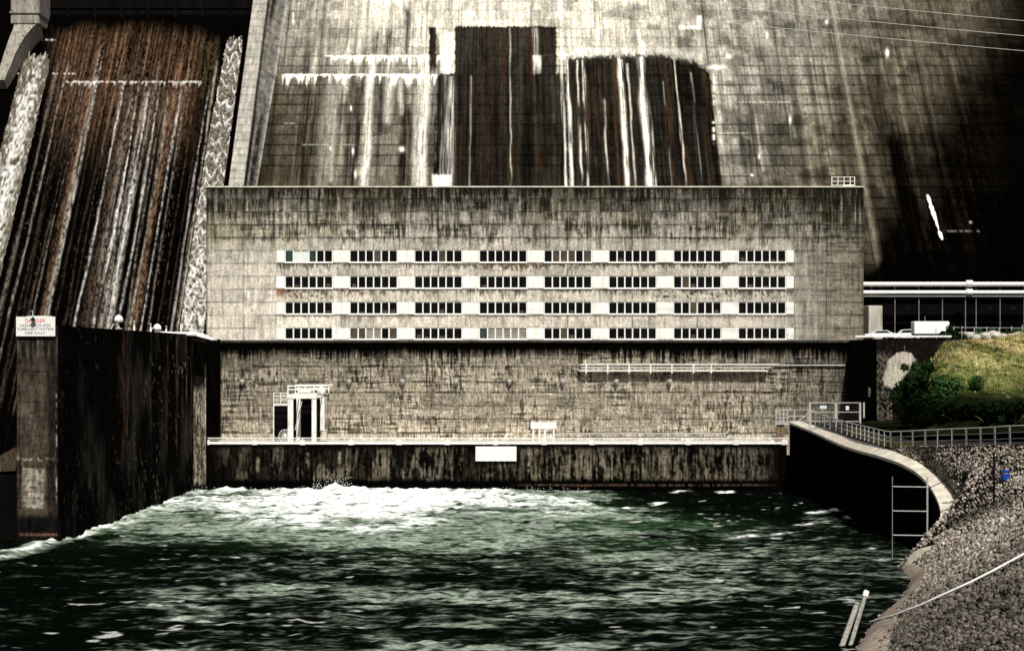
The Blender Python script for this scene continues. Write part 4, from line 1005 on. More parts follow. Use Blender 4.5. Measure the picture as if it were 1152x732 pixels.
# danger sign on the end pier
ds = empty('danger_sign', (-54.5, 199.6, 24.5), 'white danger sign with red heading on top of the left pier', 'sign')
a, b = P(18, 378.2, 199.5), P(62, 356.2, 199.5)
MB().box(a.x, b.x, 199.5, 199.62, a.z, b.z, bev=.02).build('board', M['frame_white'], ds)
def lettering(txt, cpx, cpy, h, wpx, mat_, parent, Y):
    cu = bpy.data.curves.new('txt', 'FONT'); cu.body = txt; cu.align_x = 'CENTER'; cu.align_y = 'CENTER'; cu.size = 1; cu.extrude = .01; cu.offset = .004
    t = bpy.data.objects.new('txt', cu); col.objects.link(t)
    bpy.context.view_layer.update()
    me = bpy.data.meshes.new_from_object(t.evaluated_get(bpy.context.evaluated_depsgraph_get())); bpy.data.objects.remove(t)
    co = np.zeros(len(me.vertices)*3); me.vertices.foreach_get('co', co); co = co.reshape(-1, 3)
    mn, mx = co.min(0), co.max(0); ctr = (mn+mx)/2
    p = P(cpx, cpy, Y); wd = wpx*Y/F; hh = h*Y/F
    out = np.zeros_like(co)
    out[:, 0] = p.x+(co[:, 0]-ctr[0])*wd/(mx[0]-mn[0]); out[:, 2] = p.z+(co[:, 1]-ctr[1])*hh/(mx[1]-mn[1]); out[:, 1] = Y-.002-co[:, 2]*.5-.006
    me.vertices.foreach_set('co', out.reshape(-1)); me.materials.clear(); me.materials.append(mat_); me.update()
    o = bpy.data.objects.new('lettering', me); col.objects.link(o); place(o, parent)
lettering('DANGER', 39.5, 360.6, 4.2, 23, M['red'], ds, 199.49)
lettering('HAZARDOUS AREA', 39.7, 365.8, 2.9, 35, M['ink'], ds, 199.49)
lettering('TURBULENT WATERS', 39.7, 370.0, 2.9, 41, M['ink'], ds, 199.49)
lettering('KEEP AWAY', 39.5, 374.4, 2.6, 22, M['ink'], ds, 199.49)
for px in (26, 54): 
    x = (px-CX)*199.7/F; MB().box(x-.08, x+.08, 199.63, 199.75, a.z+.25, b.z-.2).build('post', M['steel_grey'], ds)
# floodlight hanging over the sign
fl = empty('floodlight', P(37, 352, 199), 'small floodlight on a bent arm hanging over the danger sign', 'floodlight')
p0 = P(37, 359.5, 199.1)
MB().tube([P(33, 356, 200.4), P(34, 350, 200.2), P(36.5, 349.5, 199.4), P(37, 357, 199.1)], .05, 8).build('arm', M['steel_grey'], fl)
MB().lathe(p0, [(.12, .28), (.16, .2), (.30, -.06), (.28, -.12), (.05, -.14)], 14).build('head', M['tyre'], fl)
# rails on top of the pier behind the sign
pr = empty('pier_railing', (-54.5, 201, ZT), 'pale pipe railing on the pier top behind the danger sign', 'railing')
mb = MB()
for h in (.55, 1.1): mb.tube([P(31, 0, 201.5)*1 + Vector((0, 0, -P(31, 0, 201.5).z+ZT+h)), Vector(((58-CX)*201.5/F, 201.5, ZT+h))], .06, 6)
mb.build('rail', M['steel_white'], pr)
for px in (31, 40, 49, 58):
    x = (px-CX)*201.5/F; MB().box(x-.06, x+.06, 201.44, 201.56, ZT, ZT+1.12).build('post', M['steel_white'], pr)

# end sill left of the pier
es = empty('end_sill', (-68, 203, 0), 'black concrete sill with a brown block left of the pier at the frame edge', 'sill')
MB().box(-110, -57.0, 203, 209, -5, 7.8).build('sill_wall', M['concrete_black'], es)
mb = MB(); pA = [P(-14, 531, 203.5), P(18, 529, 203.5), P(21, 512, 203.5), P(17, 503, 203.5), P(6, 509, 203.5), P(-14, 522, 203.5)]
mb.prism([(p.x, p.z) for p in pA], 203.3, 208.5, axis='y'); mb.build('block', M['rust_dull'], es)

# ------------------------------------------------------------------ right bank
C_px = [(888, 474.5, 279), (915, 485.5, 262), (943, 498.5, 243), (965, 506, 223), (987, 512, 208), (1012, 520.5, 200), (1032, 532, 195), (1047, 548, 189), (1056, 566, 183), (1058, 580, 178.5), (1053, 595, 175), (1046, 610, 174), (1037, 625, 174.5), (1028, 640, 175.5), (1020, 652, 177)]
C3 = [P(*q) for q in C_px]
def dens(pts, n):
    pts = [Vector(p) for p in pts]; out = []
    for i in range(len(pts)-1):
        p0, p1, p2, p3 = pts[max(i-1, 0)], pts[i], pts[i+1], pts[min(i+2, len(pts)-1)]
        for k in range(n):
            t = k/n
            out.append(.5*((2*p1)+(-p0+p2)*t+(2*p0-5*p1+4*p2-p3)*t*t+(-p0+3*p1-3*p2+p3)*t**3))
    out.append(pts[-1]); return out
CC = dens(C3, 6)
cw = empty('river_wall', (47, 230, 0), 'curved black river wall with a pale concrete coping sloping into the water', 'wall')
inn, out_ = [], []
for i, p in enumerate(CC):
    d = CC[min(i+1, len(CC)-1)]-CC[max(i-1, 0)]; d.z = 0; d.normalize()
    nrm = Vector((-d.y, d.x, 0))                       # towards the bank
    if nrm.x < 0 and i < 40: nrm = -nrm
    wdt = np.interp(i, [0, 20, 40, 60, len(CC)], [1.3, 1.5, 1.9, 2.2, 1.8])
    inn.append(p); out_.append(p+nrm*wdt+Vector((0, 0, np.interp(i, [0, 10, 20, 28, 40], [.2, .95, .95, .5, .12]))))
mb = MB()
V_ = []
for a_, b_ in zip(inn, out_):
    V_ += [a_, b_, b_-Vector((0, 0, 1.0)), a_-Vector((0, 0, .35))]
fs = []
for i in range(len(inn)-1):
    for k in range(4): fs.append((i*4+k, i*4+(k+1) % 4, i*4+4+(k+1) % 4, i*4+4+k))
mb.add(V_, fs+[(3, 2, 1, 0)]).build('coping', M['coping'], cw)
nz = 70
XYZ = np.array([[[p.x+.06, p.y, (p.z-.3)*(1-k/nz)+(-5)*(k/nz)] for p in inn] for k in range(nz+1)])
sp_ = fbm(XYZ[..., 1]/2, XYZ[..., 2]/1.2, 331, 3)
c = np.ones(XYZ.shape)*np.array([.0035, .003, .003]); c = mixc(c, (.03, .028, .025), ss(.86, .9, sp_))
sheet('wall_face', XYZ, c, M['wet'], cw)

# rail line on the bank and the terrain behind
R_px = [(902, 473.5, 281.5), (925, 479.5, 262), (955, 489.5, 243), (978, 496.5, 223), (1000, 502.5, 209), (1020, 502.5, 203), (1050, 502, 195), (1080, 501.5, 188), (1115, 501, 180), (1152, 500, 172)]
R3 = [P(*q) for q in R_px]+[Vector((56.5, 150, 13.9)), Vector((58.5, 120, 14.4)), Vector((59, 80, 15)), Vector((58, 20, 15))]
RR = dens(R3, 8)
Ry = np.array([p.y for p in RR]); Rx = np.array([p.x for p in RR]); Rz = np.array([p.z for p in RR])
def railpt(y):
    return Vector((np.interp(-y, -Ry, Rx), y, np.interp(-y, -Ry, Rz)))
rowsC = out_[24:]                                      # from (1000,505) on
low_line = [p.copy() for p in rowsC]+[Vector((40.2, 165, -.3)), Vector((36, 152, -.4)), Vector((31.4, 141.5, -.4)), Vector((26.2, 126, -.4)), Vector((21, 108, -.6)), Vector((15, 80, -.8)), Vector((8, 45, -1)), Vector((4, 20, -1))]
yr = list(np.linspace(208, 164, len(rowsC)))+[158, 150, 141, 126, 108, 80, 45, 20]
def bank_pt(s, t):
    i = min(int(s), len(low_line)-2); f = s-i
    a_ = low_line[i].lerp(low_line[i+1], f); b_ = railpt(yr[i]+(yr[i+1]-yr[i])*f)
    p = a_.lerp(b_, t); p.z += .5*math.sin(math.pi*t)*min(1, (b_-a_).length/14)
    return p
SS = np.concatenate([np.arange(0, len(rowsC)-1, .5), np.arange(len(rowsC)-1, len(low_line)-1.001, .06)])
TT = np.linspace(0, 1, 70)
G = np.array([[list(bank_pt(s, t)) for s in SS] for t in TT])
G[..., 2] += .35*(fbm(G[..., 0]/2.2, G[..., 1]/2.2, 341, 4)-.5)*np.sin(np.pi*np.clip(TT, 0.02, 1))[:, None]**.5
c = np.ones(G.shape)*np.array([.010, .008, .0065]); c *= (.5+fbm(G[..., 0], G[..., 1], 342, 3))[..., None]
tag(sheet('river_bank', G, c, M['rock']), 'sloping river bank under the loose stone', 'bank', kind='structure')

# loose stone: uncountable
def bank_py(p): return HY+(ZC-p[:, 2])*F/p[:, 1]
def build_stones():
    import bmesh
    b = bmesh.new(); bmesh.ops.create_icosphere(b, subdivisions=1, radius=1); bv = np.array([v.co[:] for v in b.verts]); bf = np.array([[v.index for v in f.verts] for f in b.faces]); b.free()
    ds_ = np.linalg.norm(G[:-1, 1:]-G[:-1, :-1], axis=-1); dt_ = np.linalg.norm(G[1:, :-1]-G[:-1, :-1], axis=-1)
    area = ds_*dt_; ym = G[:-1, :-1, 1]
    area = np.where((ym > 90) & (ym < 215), area, area*.0)
    pr_ = area.ravel()/area.sum(); N = 38000
    ids = rng.choice(len(pr_), N, p=pr_); it, is_ = np.unravel_index(ids, area.shape)
    f1, f2 = rng.random((2, N))
    pos = (G[it, is_]*(1-f1)[:, None]+G[it, np.minimum(is_+1, G.shape[1]-1)]*f1[:, None])*(1-f2)[:, None] + (G[it+1, is_]*(1-f1)[:, None]+G[it+1, np.minimum(is_+1, G.shape[1]-1)]*f1[:, None])*f2[:, None]
    size = .09+.15*rng.random(N)**2.0
    edgeT = it/ (len(TT)-2)
    upper = bank_py(pos) < 575; size = np.where(upper, size*.78, size); big = rng.random(N) < np.where(upper, .006, .05); size = np.where(big, size*1.5, size)
    # three random rotations and squashes
    ax = rng.normal(size=(N, 3, 3)); qs, _ = np.linalg.qr(ax)
    sc = size[:, None]*np.stack([.8+.7*rng.random(N), .8+.5*rng.random(N), .5+.35*rng.random(N)], -1)
    jit = 1+.42*(rng.random((N, len(bv)))-.5)
    V = bv[None]*jit[..., None]*sc[:, None, :]
    V = np.einsum('nij,nkj->nki', qs, V) + pos[:, None, :] + np.array([0, 0, .05])
    nvb = len(bv)
    Fc = (bf[None]+(np.arange(N)*nvb)[:, None, None]).reshape(-1, 3).astype(np.int32)
    me = bpy.data.meshes.new('riprap'); me.vertices.add(N*nvb); me.vertices.foreach_set('co', V.reshape(-1).astype(np.float32))
    me.loops.add(Fc.size); me.loops.foreach_set('vertex_index', Fc.reshape(-1)); me.polygons.add(len(Fc)); me.polygons.foreach_set('loop_start', np.arange(0, Fc.size, 3, dtype=np.int32)); me.update(calc_edges=True)
    px = CX+pos[:, 0]*F/pos[:, 1]; py = HY+(ZC-pos[:, 2])*F/pos[:, 1]
    tone = (.22+1.2*rng.random(N))*(.75+.5*fbm(pos[:, 0]/5, pos[:, 1]/8, 345, 3))
    tone *= (1-.66*ss(.0, .8, (py-600)/110 + (px-1080)/200))*(.55+.9*fbm(pos[:, 0]/1.6, pos[:, 1]/3, 346, 3))      # stones darken low on the near slope
    crev = np.exp(-(((py-(594-(px-1060)*.42))/7)**2))*inside(px, 1060, 1140, 12)
    tone *= 1-.75*crev
    cc = np.array([.31, .272, .225])[None]*tone[:, None]*(1+.12*(rng.random((N, 3))-.5))
    at = me.color_attributes.new('paint', 'FLOAT_COLOR', 'POINT'); c4 = np.ones((N, nvb, 4)); c4[..., :3] = cc[:, None]; at.data.foreach_set('color', c4.reshape(-1).astype(np.float32))
    me.materials.append(M['rock']); o = bpy.data.objects.new('riprap', me); col.objects.link(o)
    tag(o, 'loose pale rubble stone covering the right river bank', 'rubble', kind='stuff')
build_stones()
# smooth pale shore strip by the waterline
sl_pts = dens(low_line[len(rowsC)-10:len(rowsC)+5], 5)
Vs = []
for i, p in enumerate(sl_pts):
    s = len(rowsC)-10+i/5
    q = bank_pt(min(s, len(low_line)-1.01), .012); q2 = bank_pt(min(s, len(low_line)-1.01), np.interp(i, [0, 30, len(sl_pts)], [.05, .09, .10]))
    n_ = (vn(np.array(i/2.5), np.array(0.), 350)-.5)*.8
    Vs.append([list(Vector((p.x-.5, p.y, -.8))), list(q+Vector((0, 0, .22))), list(q.lerp(q2, .5)+Vector((0, 0, .42+.2*n_))), list(q2+Vector((0, 0, .25+.3*n_)))])
A_ = np.array(Vs)
c = np.ones(A_.shape)*np.array([.26, .215, .17]); c *= (.35+1.2*fbm(A_[..., 0]/1.5, A_[..., 1]/1.5, 352, 3))[..., None]; c[:, 0] *= .12; c[:, 1] *= .7
tag(sheet('shore', A_, c, M['rock']), 'bare pale concrete apron along the waterline', 'shore', kind='structure')

# road terrace, mound, upper terrace  --------------------------------------------------
rd = [p for p in RR if p.y > 18]
V_ = []; fs = []
for i, p in enumerate(rd):
    V_ += [(p.x-.2, p.y, p.z-.02), (p.x+8, p.y, p.z-.02), (150, p.y, p.z-.02)]
for i in range(len(rd)-1):
    for k in range(2): fs.append((i*3+k, i*3+k+1, i*3+k+4, i*3+k+3))
tag(MB().add(V_, fs).build('road', M['asphalt']), 'dark access road behind the railing', 'road', kind='structure')
def hill_z(X, Y):
    base = 11.5+ (X-50)*.03
    left = np.interp(Y, [225, 240, 255, 270], [60, 58.5, 62, 65])
    gx = ss(0, 7, X-left); gy = ss(228, 236, Y)*.30+ss(232, 266, Y)*.70
    n = fbm(X/7, Y/7, 361, 4)-.5
    return base+(12.2+1.3*ss(70, 95, X))*gy*(.2+.8*gx)*np.minimum(1, gx*2.5)+1.2*n*gy*gx
def build_hill():
    xs = np.arange(56, 150, .35); ys = np.arange(222, 271, .35)
    X, Y = np.meshgrid(xs, ys); Z = hill_z(X, Y)
    diag = vn((X*.75+Z*1.3+Y*.2)/.8, (X*.4-Z*1.1)/5, 363); d2 = vn((X*.75+Z*1.3)/2.4, (X*.4-Z)/9, 364)
    n = fbm(X/5, Y/6, 365, 3); fine = vn(X/.4, Y/.5, 366)
    tan_ = np.array([.33, .27, .12]); grn = np.array([.085, .115, .025]); dk = np.array([.012, .018, .006])
    c = np.ones(X.shape+(3,))*grn
    hi = ss(17.5, 23.5, Z+4*(n-.5)+ (X-75)*.07)
    B = lambda m, k: mixc(c, k, np.clip(m, 0, 1))
    c = B(np.clip(hi*.9+.15, 0, 1)*ss(.3, .65, diag*.55+d2*.45+.08), tan_)
    c = B(.65*ss(.55, .8, diag*.5+fine*.5), dk*2)
    c = B(.8*np.exp(-((Z-(17.5+(X-70)*.17))/.7)**2)*ss(.35, .6, diag+.1)*ss(68, 74, X), tan_*1.15)
    c = B(1-ss(15.4, 19.6, Z+3*(n-.5)-.12*np.clip(72-X, 0, 9)), dk*.35)  # shade at the mound's foot and left side painted in
    c = B(.8*ss(.55, .75, n)*(1-hi), dk)
    o = sheet('hill', np.stack([X, Y, Z], -1), c, M['grass']); tag(o, 'grassy mound above the access road', 'hill', kind='structure')
    # tufts of long dry and green grass
    N = 9000
    gx = rng.uniform(60, 100, N); gy = rng.uniform(230, 269, N); gz = hill_z(gx, gy)
    ok = gz+rng.normal(0, .9, N)-.14*np.clip(72-gx, 0, 9) > 17.3; gx, gy, gz = gx[ok], gy[ok], gz[ok]; N = len(gx)
    hi = ss(18.5, 24.5, gz+4.5*(fbm(gx/5, gy/6, 365, 3)-.5))
    V = []; C = []
    blades = 4
    a = rng.uniform(0, math.pi*2, (N, blades)); h = rng.uniform(.18, .5, (N, blades)); w_ = rng.uniform(.03, .08, (N, blades)); le = rng.uniform(.1, .45, (N, blades))
    ca, sa = np.cos(a), np.sin(a)
    ox = gx[:, None]+rng.normal(0, .15, (N, blades)); oy = gy[:, None]+rng.normal(0, .15, (N, blades)); oz = np.repeat(gz[:, None]-.05, blades, 1)
    v0 = np.stack([ox-sa*w_, oy+ca*w_, oz], -1); v1 = np.stack([ox+sa*w_, oy-ca*w_, oz], -1); v2 = np.stack([ox+ca*le, oy+sa*le, oz+h], -1)
    VV = np.stack([v0, v1, v2], 2).reshape(-1, 3)
    cc = np.where((rng.random(N) < .12+.75*hi)[:, None], np.array([.36, .29, .13]), np.array([.07, .125, .024]))*(.5+.9*rng.random((N, 1)))
    dg = vn((gx*.75+gz*1.3+gy*.2)/.8, (gx*.4-gz*1.1)/5, 363); dg2 = vn((gx*.75+gz*1.3)/2.4, (gx*.4-gz)/9, 364)
    cc = cc*(.28+1.15*ss(.25, .7, .55*dg+.45*dg2))[:, None]
    me = bpy.data.meshes.new('grass'); nt_ = N*blades
    me.vertices.add(nt_*3); me.vertices.foreach_set('co', VV.reshape(-1).astype(np.float32)); me.loops.add(nt_*3); me.loops.foreach_set('vertex_index', np.arange(nt_*3, dtype=np.int32))
    me.polygons.add(nt_); me.polygons.foreach_set('loop_start', np.arange(0, nt_*3, 3, dtype=np.int32)); me.update(calc_edges=True)
    at = me.color_attributes.new('paint', 'FLOAT_COLOR', 'POINT'); c4 = np.ones((N, blades*3, 4)); c4[..., :3] = cc[:, None]; at.data.foreach_set('color', c4.reshape(-1).astype(np.float32))
    me.materials.append(M['grass']); o = bpy.data.objects.new('grass', me); col.objects.link(o); tag(o, 'dry and green grass growing on the mound', 'grass', kind='stuff')
build_hill()

def shrub(name, c, rx, ry, rz, n, leafs, label, cat='shrub', group=None, tint=1.0):
    c = Vector(c); o = empty(name, c, label, cat, group)
    mb = MB()
    for k in range(5):
        a = random.uniform(0, 6.28); mb.tube([c+Vector((0, 0, -.3)), c+Vector((math.cos(a)*rx*.3, math.sin(a)*ry*.3, rz*.5)), c+Vector((math.cos(a)*rx*.5, math.sin(a)*ry*.55, rz*.7))], .07, 5, r2=.02)
    mb.build('stem', M['timber'], o)
    # leaves gather round uneven clumps
    K = 16
    cl = np.stack([rng.normal(0, .45, K)*rx, rng.normal(0, .45, K)*ry, (rng.random(K)*1.5+.1)*rz*.75], -1); cr = rng.uniform(.25, .5, K)*min(rx, rz)
    w_ = cr**2/np.sum(cr**2); kk = rng.choice(K, n, p=w_)
    d = rng.normal(size=(n, 3)); d /= np.linalg.norm(d, axis=1)[:, None]
    pos = np.array(c)+cl[kk]+d*(cr[kk]*rng.random(n)**.35)[:, None]
    nr = d+rng.normal(0, .6, (n, 3)); nr[:, 2] += .4; nr /= np.linalg.norm(nr, axis=1)[:, None]
    t1 = np.cross(nr, rng.normal(size=(n, 3))); t1 /= np.linalg.norm(t1, axis=1)[:, None]; t2 = np.cross(nr, t1)
    L = leafs*rng.uniform(.6, 1.3, n)[:, None]
    VV = np.stack([pos-t1*L, pos-t2*L*.45, pos+t1*L, pos+t2*L*.45], 1)
    me = bpy.data.meshes.new('foliage'); me.vertices.add(n*4); me.vertices.foreach_set('co', VV.reshape(-1).astype(np.float32)); me.loops.add(n*4); me.loops.foreach_set('vertex_index', np.arange(n*4, dtype=np.int32))
    me.polygons.add(n); me.polygons.foreach_set('loop_start', np.arange(0, n*4, 4, dtype=np.int32)); me.update(calc_edges=True)
    cc = np.array([.035, .075, .022])*tint*(.35+1.1*rng.random((n, 1)))*(.6+.8*rng.random(K)[kk])[:, None]
    at = me.color_attributes.new('paint', 'FLOAT_COLOR', 'POINT'); c4 = np.ones((n, 4, 4)); c4[..., :3] = cc[:, None]; at.data.foreach_set('color', c4.reshape(-1).astype(np.float32))
    me.materials.append(M['leaf_dark']); f = bpy.data.objects.new('foliage', me); col.objects.link(f); place(f, o)
    return o
SH = [((1027, 452, 243), 2.6, 2.2, 3.0, 'dark green bush beside the pale patch of the retaining wall', .22),
      ((1017, 476, 243), 2.2, 2.0, 2.6, 'low black green bush at the foot of the retaining wall', .10),
      ((1037, 428, 252), 2.4, 2.0, 2.2, 'mid green bush at the left shoulder of the grassy mound', .55),
      ((1066, 452, 241), 3.4, 2.0, 2.6, 'bright green leafy bush low on the front of the mound', .8),
      ((1042, 474, 237), 3.8, 2.0, 2.6, 'black green bush in the hollow below the bright green bush', .08),
      ((1078, 477, 233), 4.5, 1.8, 1.9, 'black green bush under the mound right of the bright bush', .08),
      ((1112, 478, 231), 4.5, 1.8, 1.9, 'black green bush under the middle of the mound behind the railing', .08),
      ((1142, 475, 230), 4.2, 1.8, 1.9, 'dark bush under the mound beside the right frame edge', .12),
      ((1118, 448, 243), 2.2, 2.0, 1.2, 'small olive green bush on the lower right of the mound', .9)]
for (q, rx, ry, rz, lab, tint) in SH:  # lowest tints put the shade of the hollow into the leaf colour
    p = P(*q); shrub('shrub', p, rx, ry, rz, 2600, .30, lab, group=None, tint=tint)

# retaining wall at the right of the lower powerhouse wall, with upper terrace behind
rw = empty('retaining_wall', (70, 271, 11), 'dark retaining wall with a painted sunlit patch below the parked vehicles', 'wall')
def build_ret():
    xr0 = 60.8
    ys = np.arange(271, 292, .3); zs = np.arange(24.9, 5, -.3)
    Yg, Zg = np.meshgrid(ys, zs); Xg = np.full(Yg.shape, xr0)
    c = np.ones(Yg.shape+(3,))*np.array([.005, .0045, .004]); sheet('side_face', np.stack([Xg, Yg, Zg], -1), c, M['wet'], rw)  # left side painted near-black for the shade it lies in
    xs = np.concatenate([np.arange(xr0, 80, .14), np.arange(80, 150, 1.5)]); zs = np.arange(24.9, 9, -.14)
    X, Z = np.meshgrid(xs, zs); U = CX+X*F/271; V = HY+(ZC-Z)*F/271
    c = np.ones(X.shape+(3,))*np.array([.006, .005, .004])
    s1 = vn(U/2, V/12, 371); s2 = vn(U/1, V/1.8, 372); n = fbm(U/9, V/9, 373, 4); s4 = fbm(U/3, V/3, 374, 3)
    D = lambda m, k: mixc(c, k, np.clip(m, 0, 1))
    c = D(.8*inside(U, 985, 1003, 1.5)*ss(392, 402, V)*ss(.45, .62, s4*.6+s2*.4), (.11, .095, .07))
    c = D(.3*ss(.66, .75, s4), (.04, .034, .026))
    edge = 5*(n-.5)
    cxp = np.interp(V, [396, 402, 412, 425, 434], [1018, 1016, 1012, 1005, 1003]); hw = np.interp(V, [395, 397, 404, 412, 424, 433, 436], [0, 9, 15, 16, 12, 9, 0])
    c = D(1-ss(.82, 1.1, np.abs(U-cxp+edge)/np.maximum(hw, .1)+.2*(s4-.5)), (.40, .36, .30))  # sunlit patch put into the wall colour
    c = D(.3*line(V, 410, .6)*inside(U, 993, 1034, 2), (.1, .09, .07))
    sheet('front_face', np.stack([X, np.full(X.shape, 271.0), Z], -1), c, M['lower'], rw)
    MB().box(xr0+.02, 150, 271.02, 300, 8, 24.88).build('core', M['concrete_black'], rw)
build_ret()
up = MB().add([(60.7, 270.9, 24.93), (260, 270.9, 24.93), (260, 335, 24.93), (60.7, 335, 24.93)], [(0, 1, 2, 3)]).build('upper_road', M['asphalt']); tag(up, 'paved terrace where the vehicles are parked', 'road', kind='structure')
gr_ = MB()
gr_.box(P(962, 0, 271.2).x, P(1070, 0, 271.2).x, 271.0, 271.2, P(0, 379.3, 271).z, P(0, 377.2, 271).z)
for px in range(970, 1070, 14): gr_.box(P(px, 0, 271).x-.07, P(px, 0, 271).x+.07, 271.21, 271.33, 24.93, P(0, 377.4, 271).z)
tag(gr_.build('guard_rail', M['steel_white']), 'low white guard rail along the terrace edge in front of the parked vehicles', 'guard rail')

def make_car(c, L, label, scale=1.0):
    o = empty('parked_car', c, label, 'car'); x, y, z = c; h = 1.45*scale; k = L/4.8
    prof = [(-2.35, .35), (-2.4, .62), (-2.25, .86), (-1.45, .95), (-.75, 1.40), (.75, 1.45), (1.55, 1.02), (2.3, .9), (2.4, .6), (2.35, .35)]
    mb = MB()
    for sy, ins in ((-.85, 0), (.85, 0)): pass
    pr_ = [(x+a*k, z+b*scale) for a, b in prof]
    mb.prism(pr_, y-.82, y+.82, axis='y'); mb.build('body', M['car_white'], o)
    gl = [(x+a*k, z+b*scale) for a, b in ((-1.25, .98), (-.70, 1.33), (.68, 1.37), (1.28, 1.02))]
    MB().prism(gl, y-.835, y+.835, axis='y').build('window', M['dark_glass'], o)
    for wx in (-1.5, 1.45):
        for wy in (-.72, .72):
            wl = MB().lathe((x+wx*k, y+wy, z+.33), [(.1, -.12), (.33, -.12), (.33, .12), (.1, .12)], 18, axis='y').build('wheel', M['tyre'], o)
    MB().box(x-2.44*k, x-2.38*k, y-.6, y+.6, z+.62, z+.76).build('headlight', M['frame_white'], o)
c1 = P(991, 380, 276); make_car((c1.x, 276, 24.935), 5.4, 'white saloon car parked at the left end of the terrace beside the powerhouse', 1.0)
c2 = P(1019, 375, 296); make_car((c2.x, 296, 24.935), 4.4, 'pale car parked farther back just left of the white box trailer', 1.35)
# box trailer
bt = empty('box_trailer', (P(1047, 0, 278).x, 278, 24.935), 'large white box trailer parked on the terrace right of the white car', 'trailer')
tx0, tx1 = P(1027, 0, 278).x, P(1066.5, 0, 278).x; tz1 = P(0, 361.5, 278).z
mb = MB().box(tx0, tx1, 277, 279.4, 25.75, tz1, bev=.12)
for k in range(1, 5): xk = tx0+(tx1-tx0)*k/5; mb.box(xk-.02, xk+.02, 276.985, 276.999, 25.85, tz1-.15)
mb.build('body', M['car_white'], bt)
MB().box(tx0+.1, tx1-.1, 277.1, 279.3, 25.45, 25.748).box(tx0-1.2, tx0+.1, 278.1, 278.3, 25.45, 25.6).build('chassis', M['steel_dark'], bt)
MB().box(tx0+3.5, tx0+3.58, 276.97, 276.998, 26.1, 26.7).build('handle', M['steel_dark'], bt)
for wx in (tx1-1.7, tx1-.8):
    for wy in (277.1, 279.3): MB().lathe((wx, wy, 24.935+.4), [(.1, -.14), (.4, -.14), (.4, .14), (.1, .14)], 18, axis='y').build('wheel', M['tyre'], bt)
MB().tube([((P(1041, 0, 278)).x, 278.2, tz1-.01), (P(1041, 0, 278).x, 278.2, tz1+.8)], .03, 6).build('vent_pipe', M['steel_grey'], bt)

# concrete pier beside the powerhouse
mb = MB().box(P(974.5, 0, 300).x, P(990, 0, 300).x, 298, 303, 24.93, P(0, 344, 300).z, bev=.08)
tag(mb.build('concrete_pier', M['concrete']), 'grey concrete pier beside the right edge of the powerhouse behind the parked car', 'pier')
# pipe bridge
pb = empty('pipe_bridge', (P(1060, 0, 303).x, 303, 24.93), 'white double pipe bridge crossing behind the terrace to the right frame edge', 'pipe bridge')
YP = 303.0
def pz(py): return ZC-(py-HY)*YP/F
def pxx(px): return (px-CX)*YP/F
for (py, r) in ((319.6, .40), (328.9, .36)):
    MB().tube([(pxx(968), YP, pz(py)), (pxx(1300), YP, pz(py))], r, 14).build('pipe', M['frame_white'], pb)
MB().tube([(pxx(972), YP, pz(333.2)), (pxx(1300), YP, pz(333.2))], .07, 6).build('cable_tray', M['steel_grey'], pb)
for px in (1090, 1128):
    if px == 1090:
        for (py, r) in ((319, .62), (328.6, .58)):
            MB().tube([(pxx(px)-.5, YP, pz(py)), (pxx(px)+.6, YP, pz(py))], r, 14).build('joint', M['frame_white'], pb)
for px, b in ((981.5, 335), (1007.5, 354), (1034.5, 357), (1061, 357), (1087, 357), (1099, 357), (1126, 357), (1153, 357), (1180, 357)):
    MB().box(pxx(px)-.07, pxx(px)+.07, YP+.45, YP+.62, 24.93 if b > 350 else pz(b), pz(321.5)).build('post', M['post_dull'], pb)
# dark service building under the bridge
sb = empty('service_building', (P(1080, 0, 310).x, 310, 24.93), 'long black low building under the white pipe bridge', 'building')
MB().box(P(992, 0, 309).x, P(1400, 0, 309).x, 308, 312, 24.93, ZC-(336-HY)*308/F).build('wall', M['concrete_black'], sb)
MB().box(P(990, 0, 309).x, P(1400, 0, 309).x, 307.2, 312.5, ZC-(336-HY)*308/F+.003, ZC-(335-HY)*308/F+.2).build('roof', M['concrete_black'], sb)
for px, w2 in ((1018, 6), (1042, 9), (1110, 6), (1136, 8)):
    MB().box(P(px, 0, 308).x, P(px+w2, 0, 308).x, 307.9, 307.99, ZC-(349-HY)*308/F, ZC-(344-HY)*308/F).build('window', M['glass'], sb)
# terrace odds and ends at right
pf = empty('chain_fence', (P(1105, 0, 290).x, 290, 24.93), 'low broken fence on the terrace right of the white trailer', 'fence')
for px in (1073, 1082, 1096, 1110, 1124, 1138, 1150):
    MB().box(P(px, 0, 290).x-.06, P(px, 0, 290).x+.06, 289.95, 290.05, 24.93, 24.93+random.uniform(2.1, 2.6)).build('post', M['steel_grey'], pf)
MB().tube([(P(1070, 0, 290).x, 290, 27.1), (P(1152, 0, 290).x, 290, 27.0)], .05, 6).tube([(P(1070, 0, 290).x, 290, 26.2), (P(1152, 0, 290).x, 290, 26.1)], .04, 6).build('rail', M['steel_grey'], pf)
o = empty('planter', (P(1089, 0, 274).x, 274, 24.93), 'white flared concrete planter on the terrace above the mound', 'planter')
pc = P(1089, 0, 274)
MB().lathe((pc.x, 274, 24.935), [(.35, 0), (.4, .08), (.55, .3), (.9, .95), (.92, 1.1), (.6, 1.1)], 18).build('bowl', M['panel_white'], o)
import bmesh as _bm
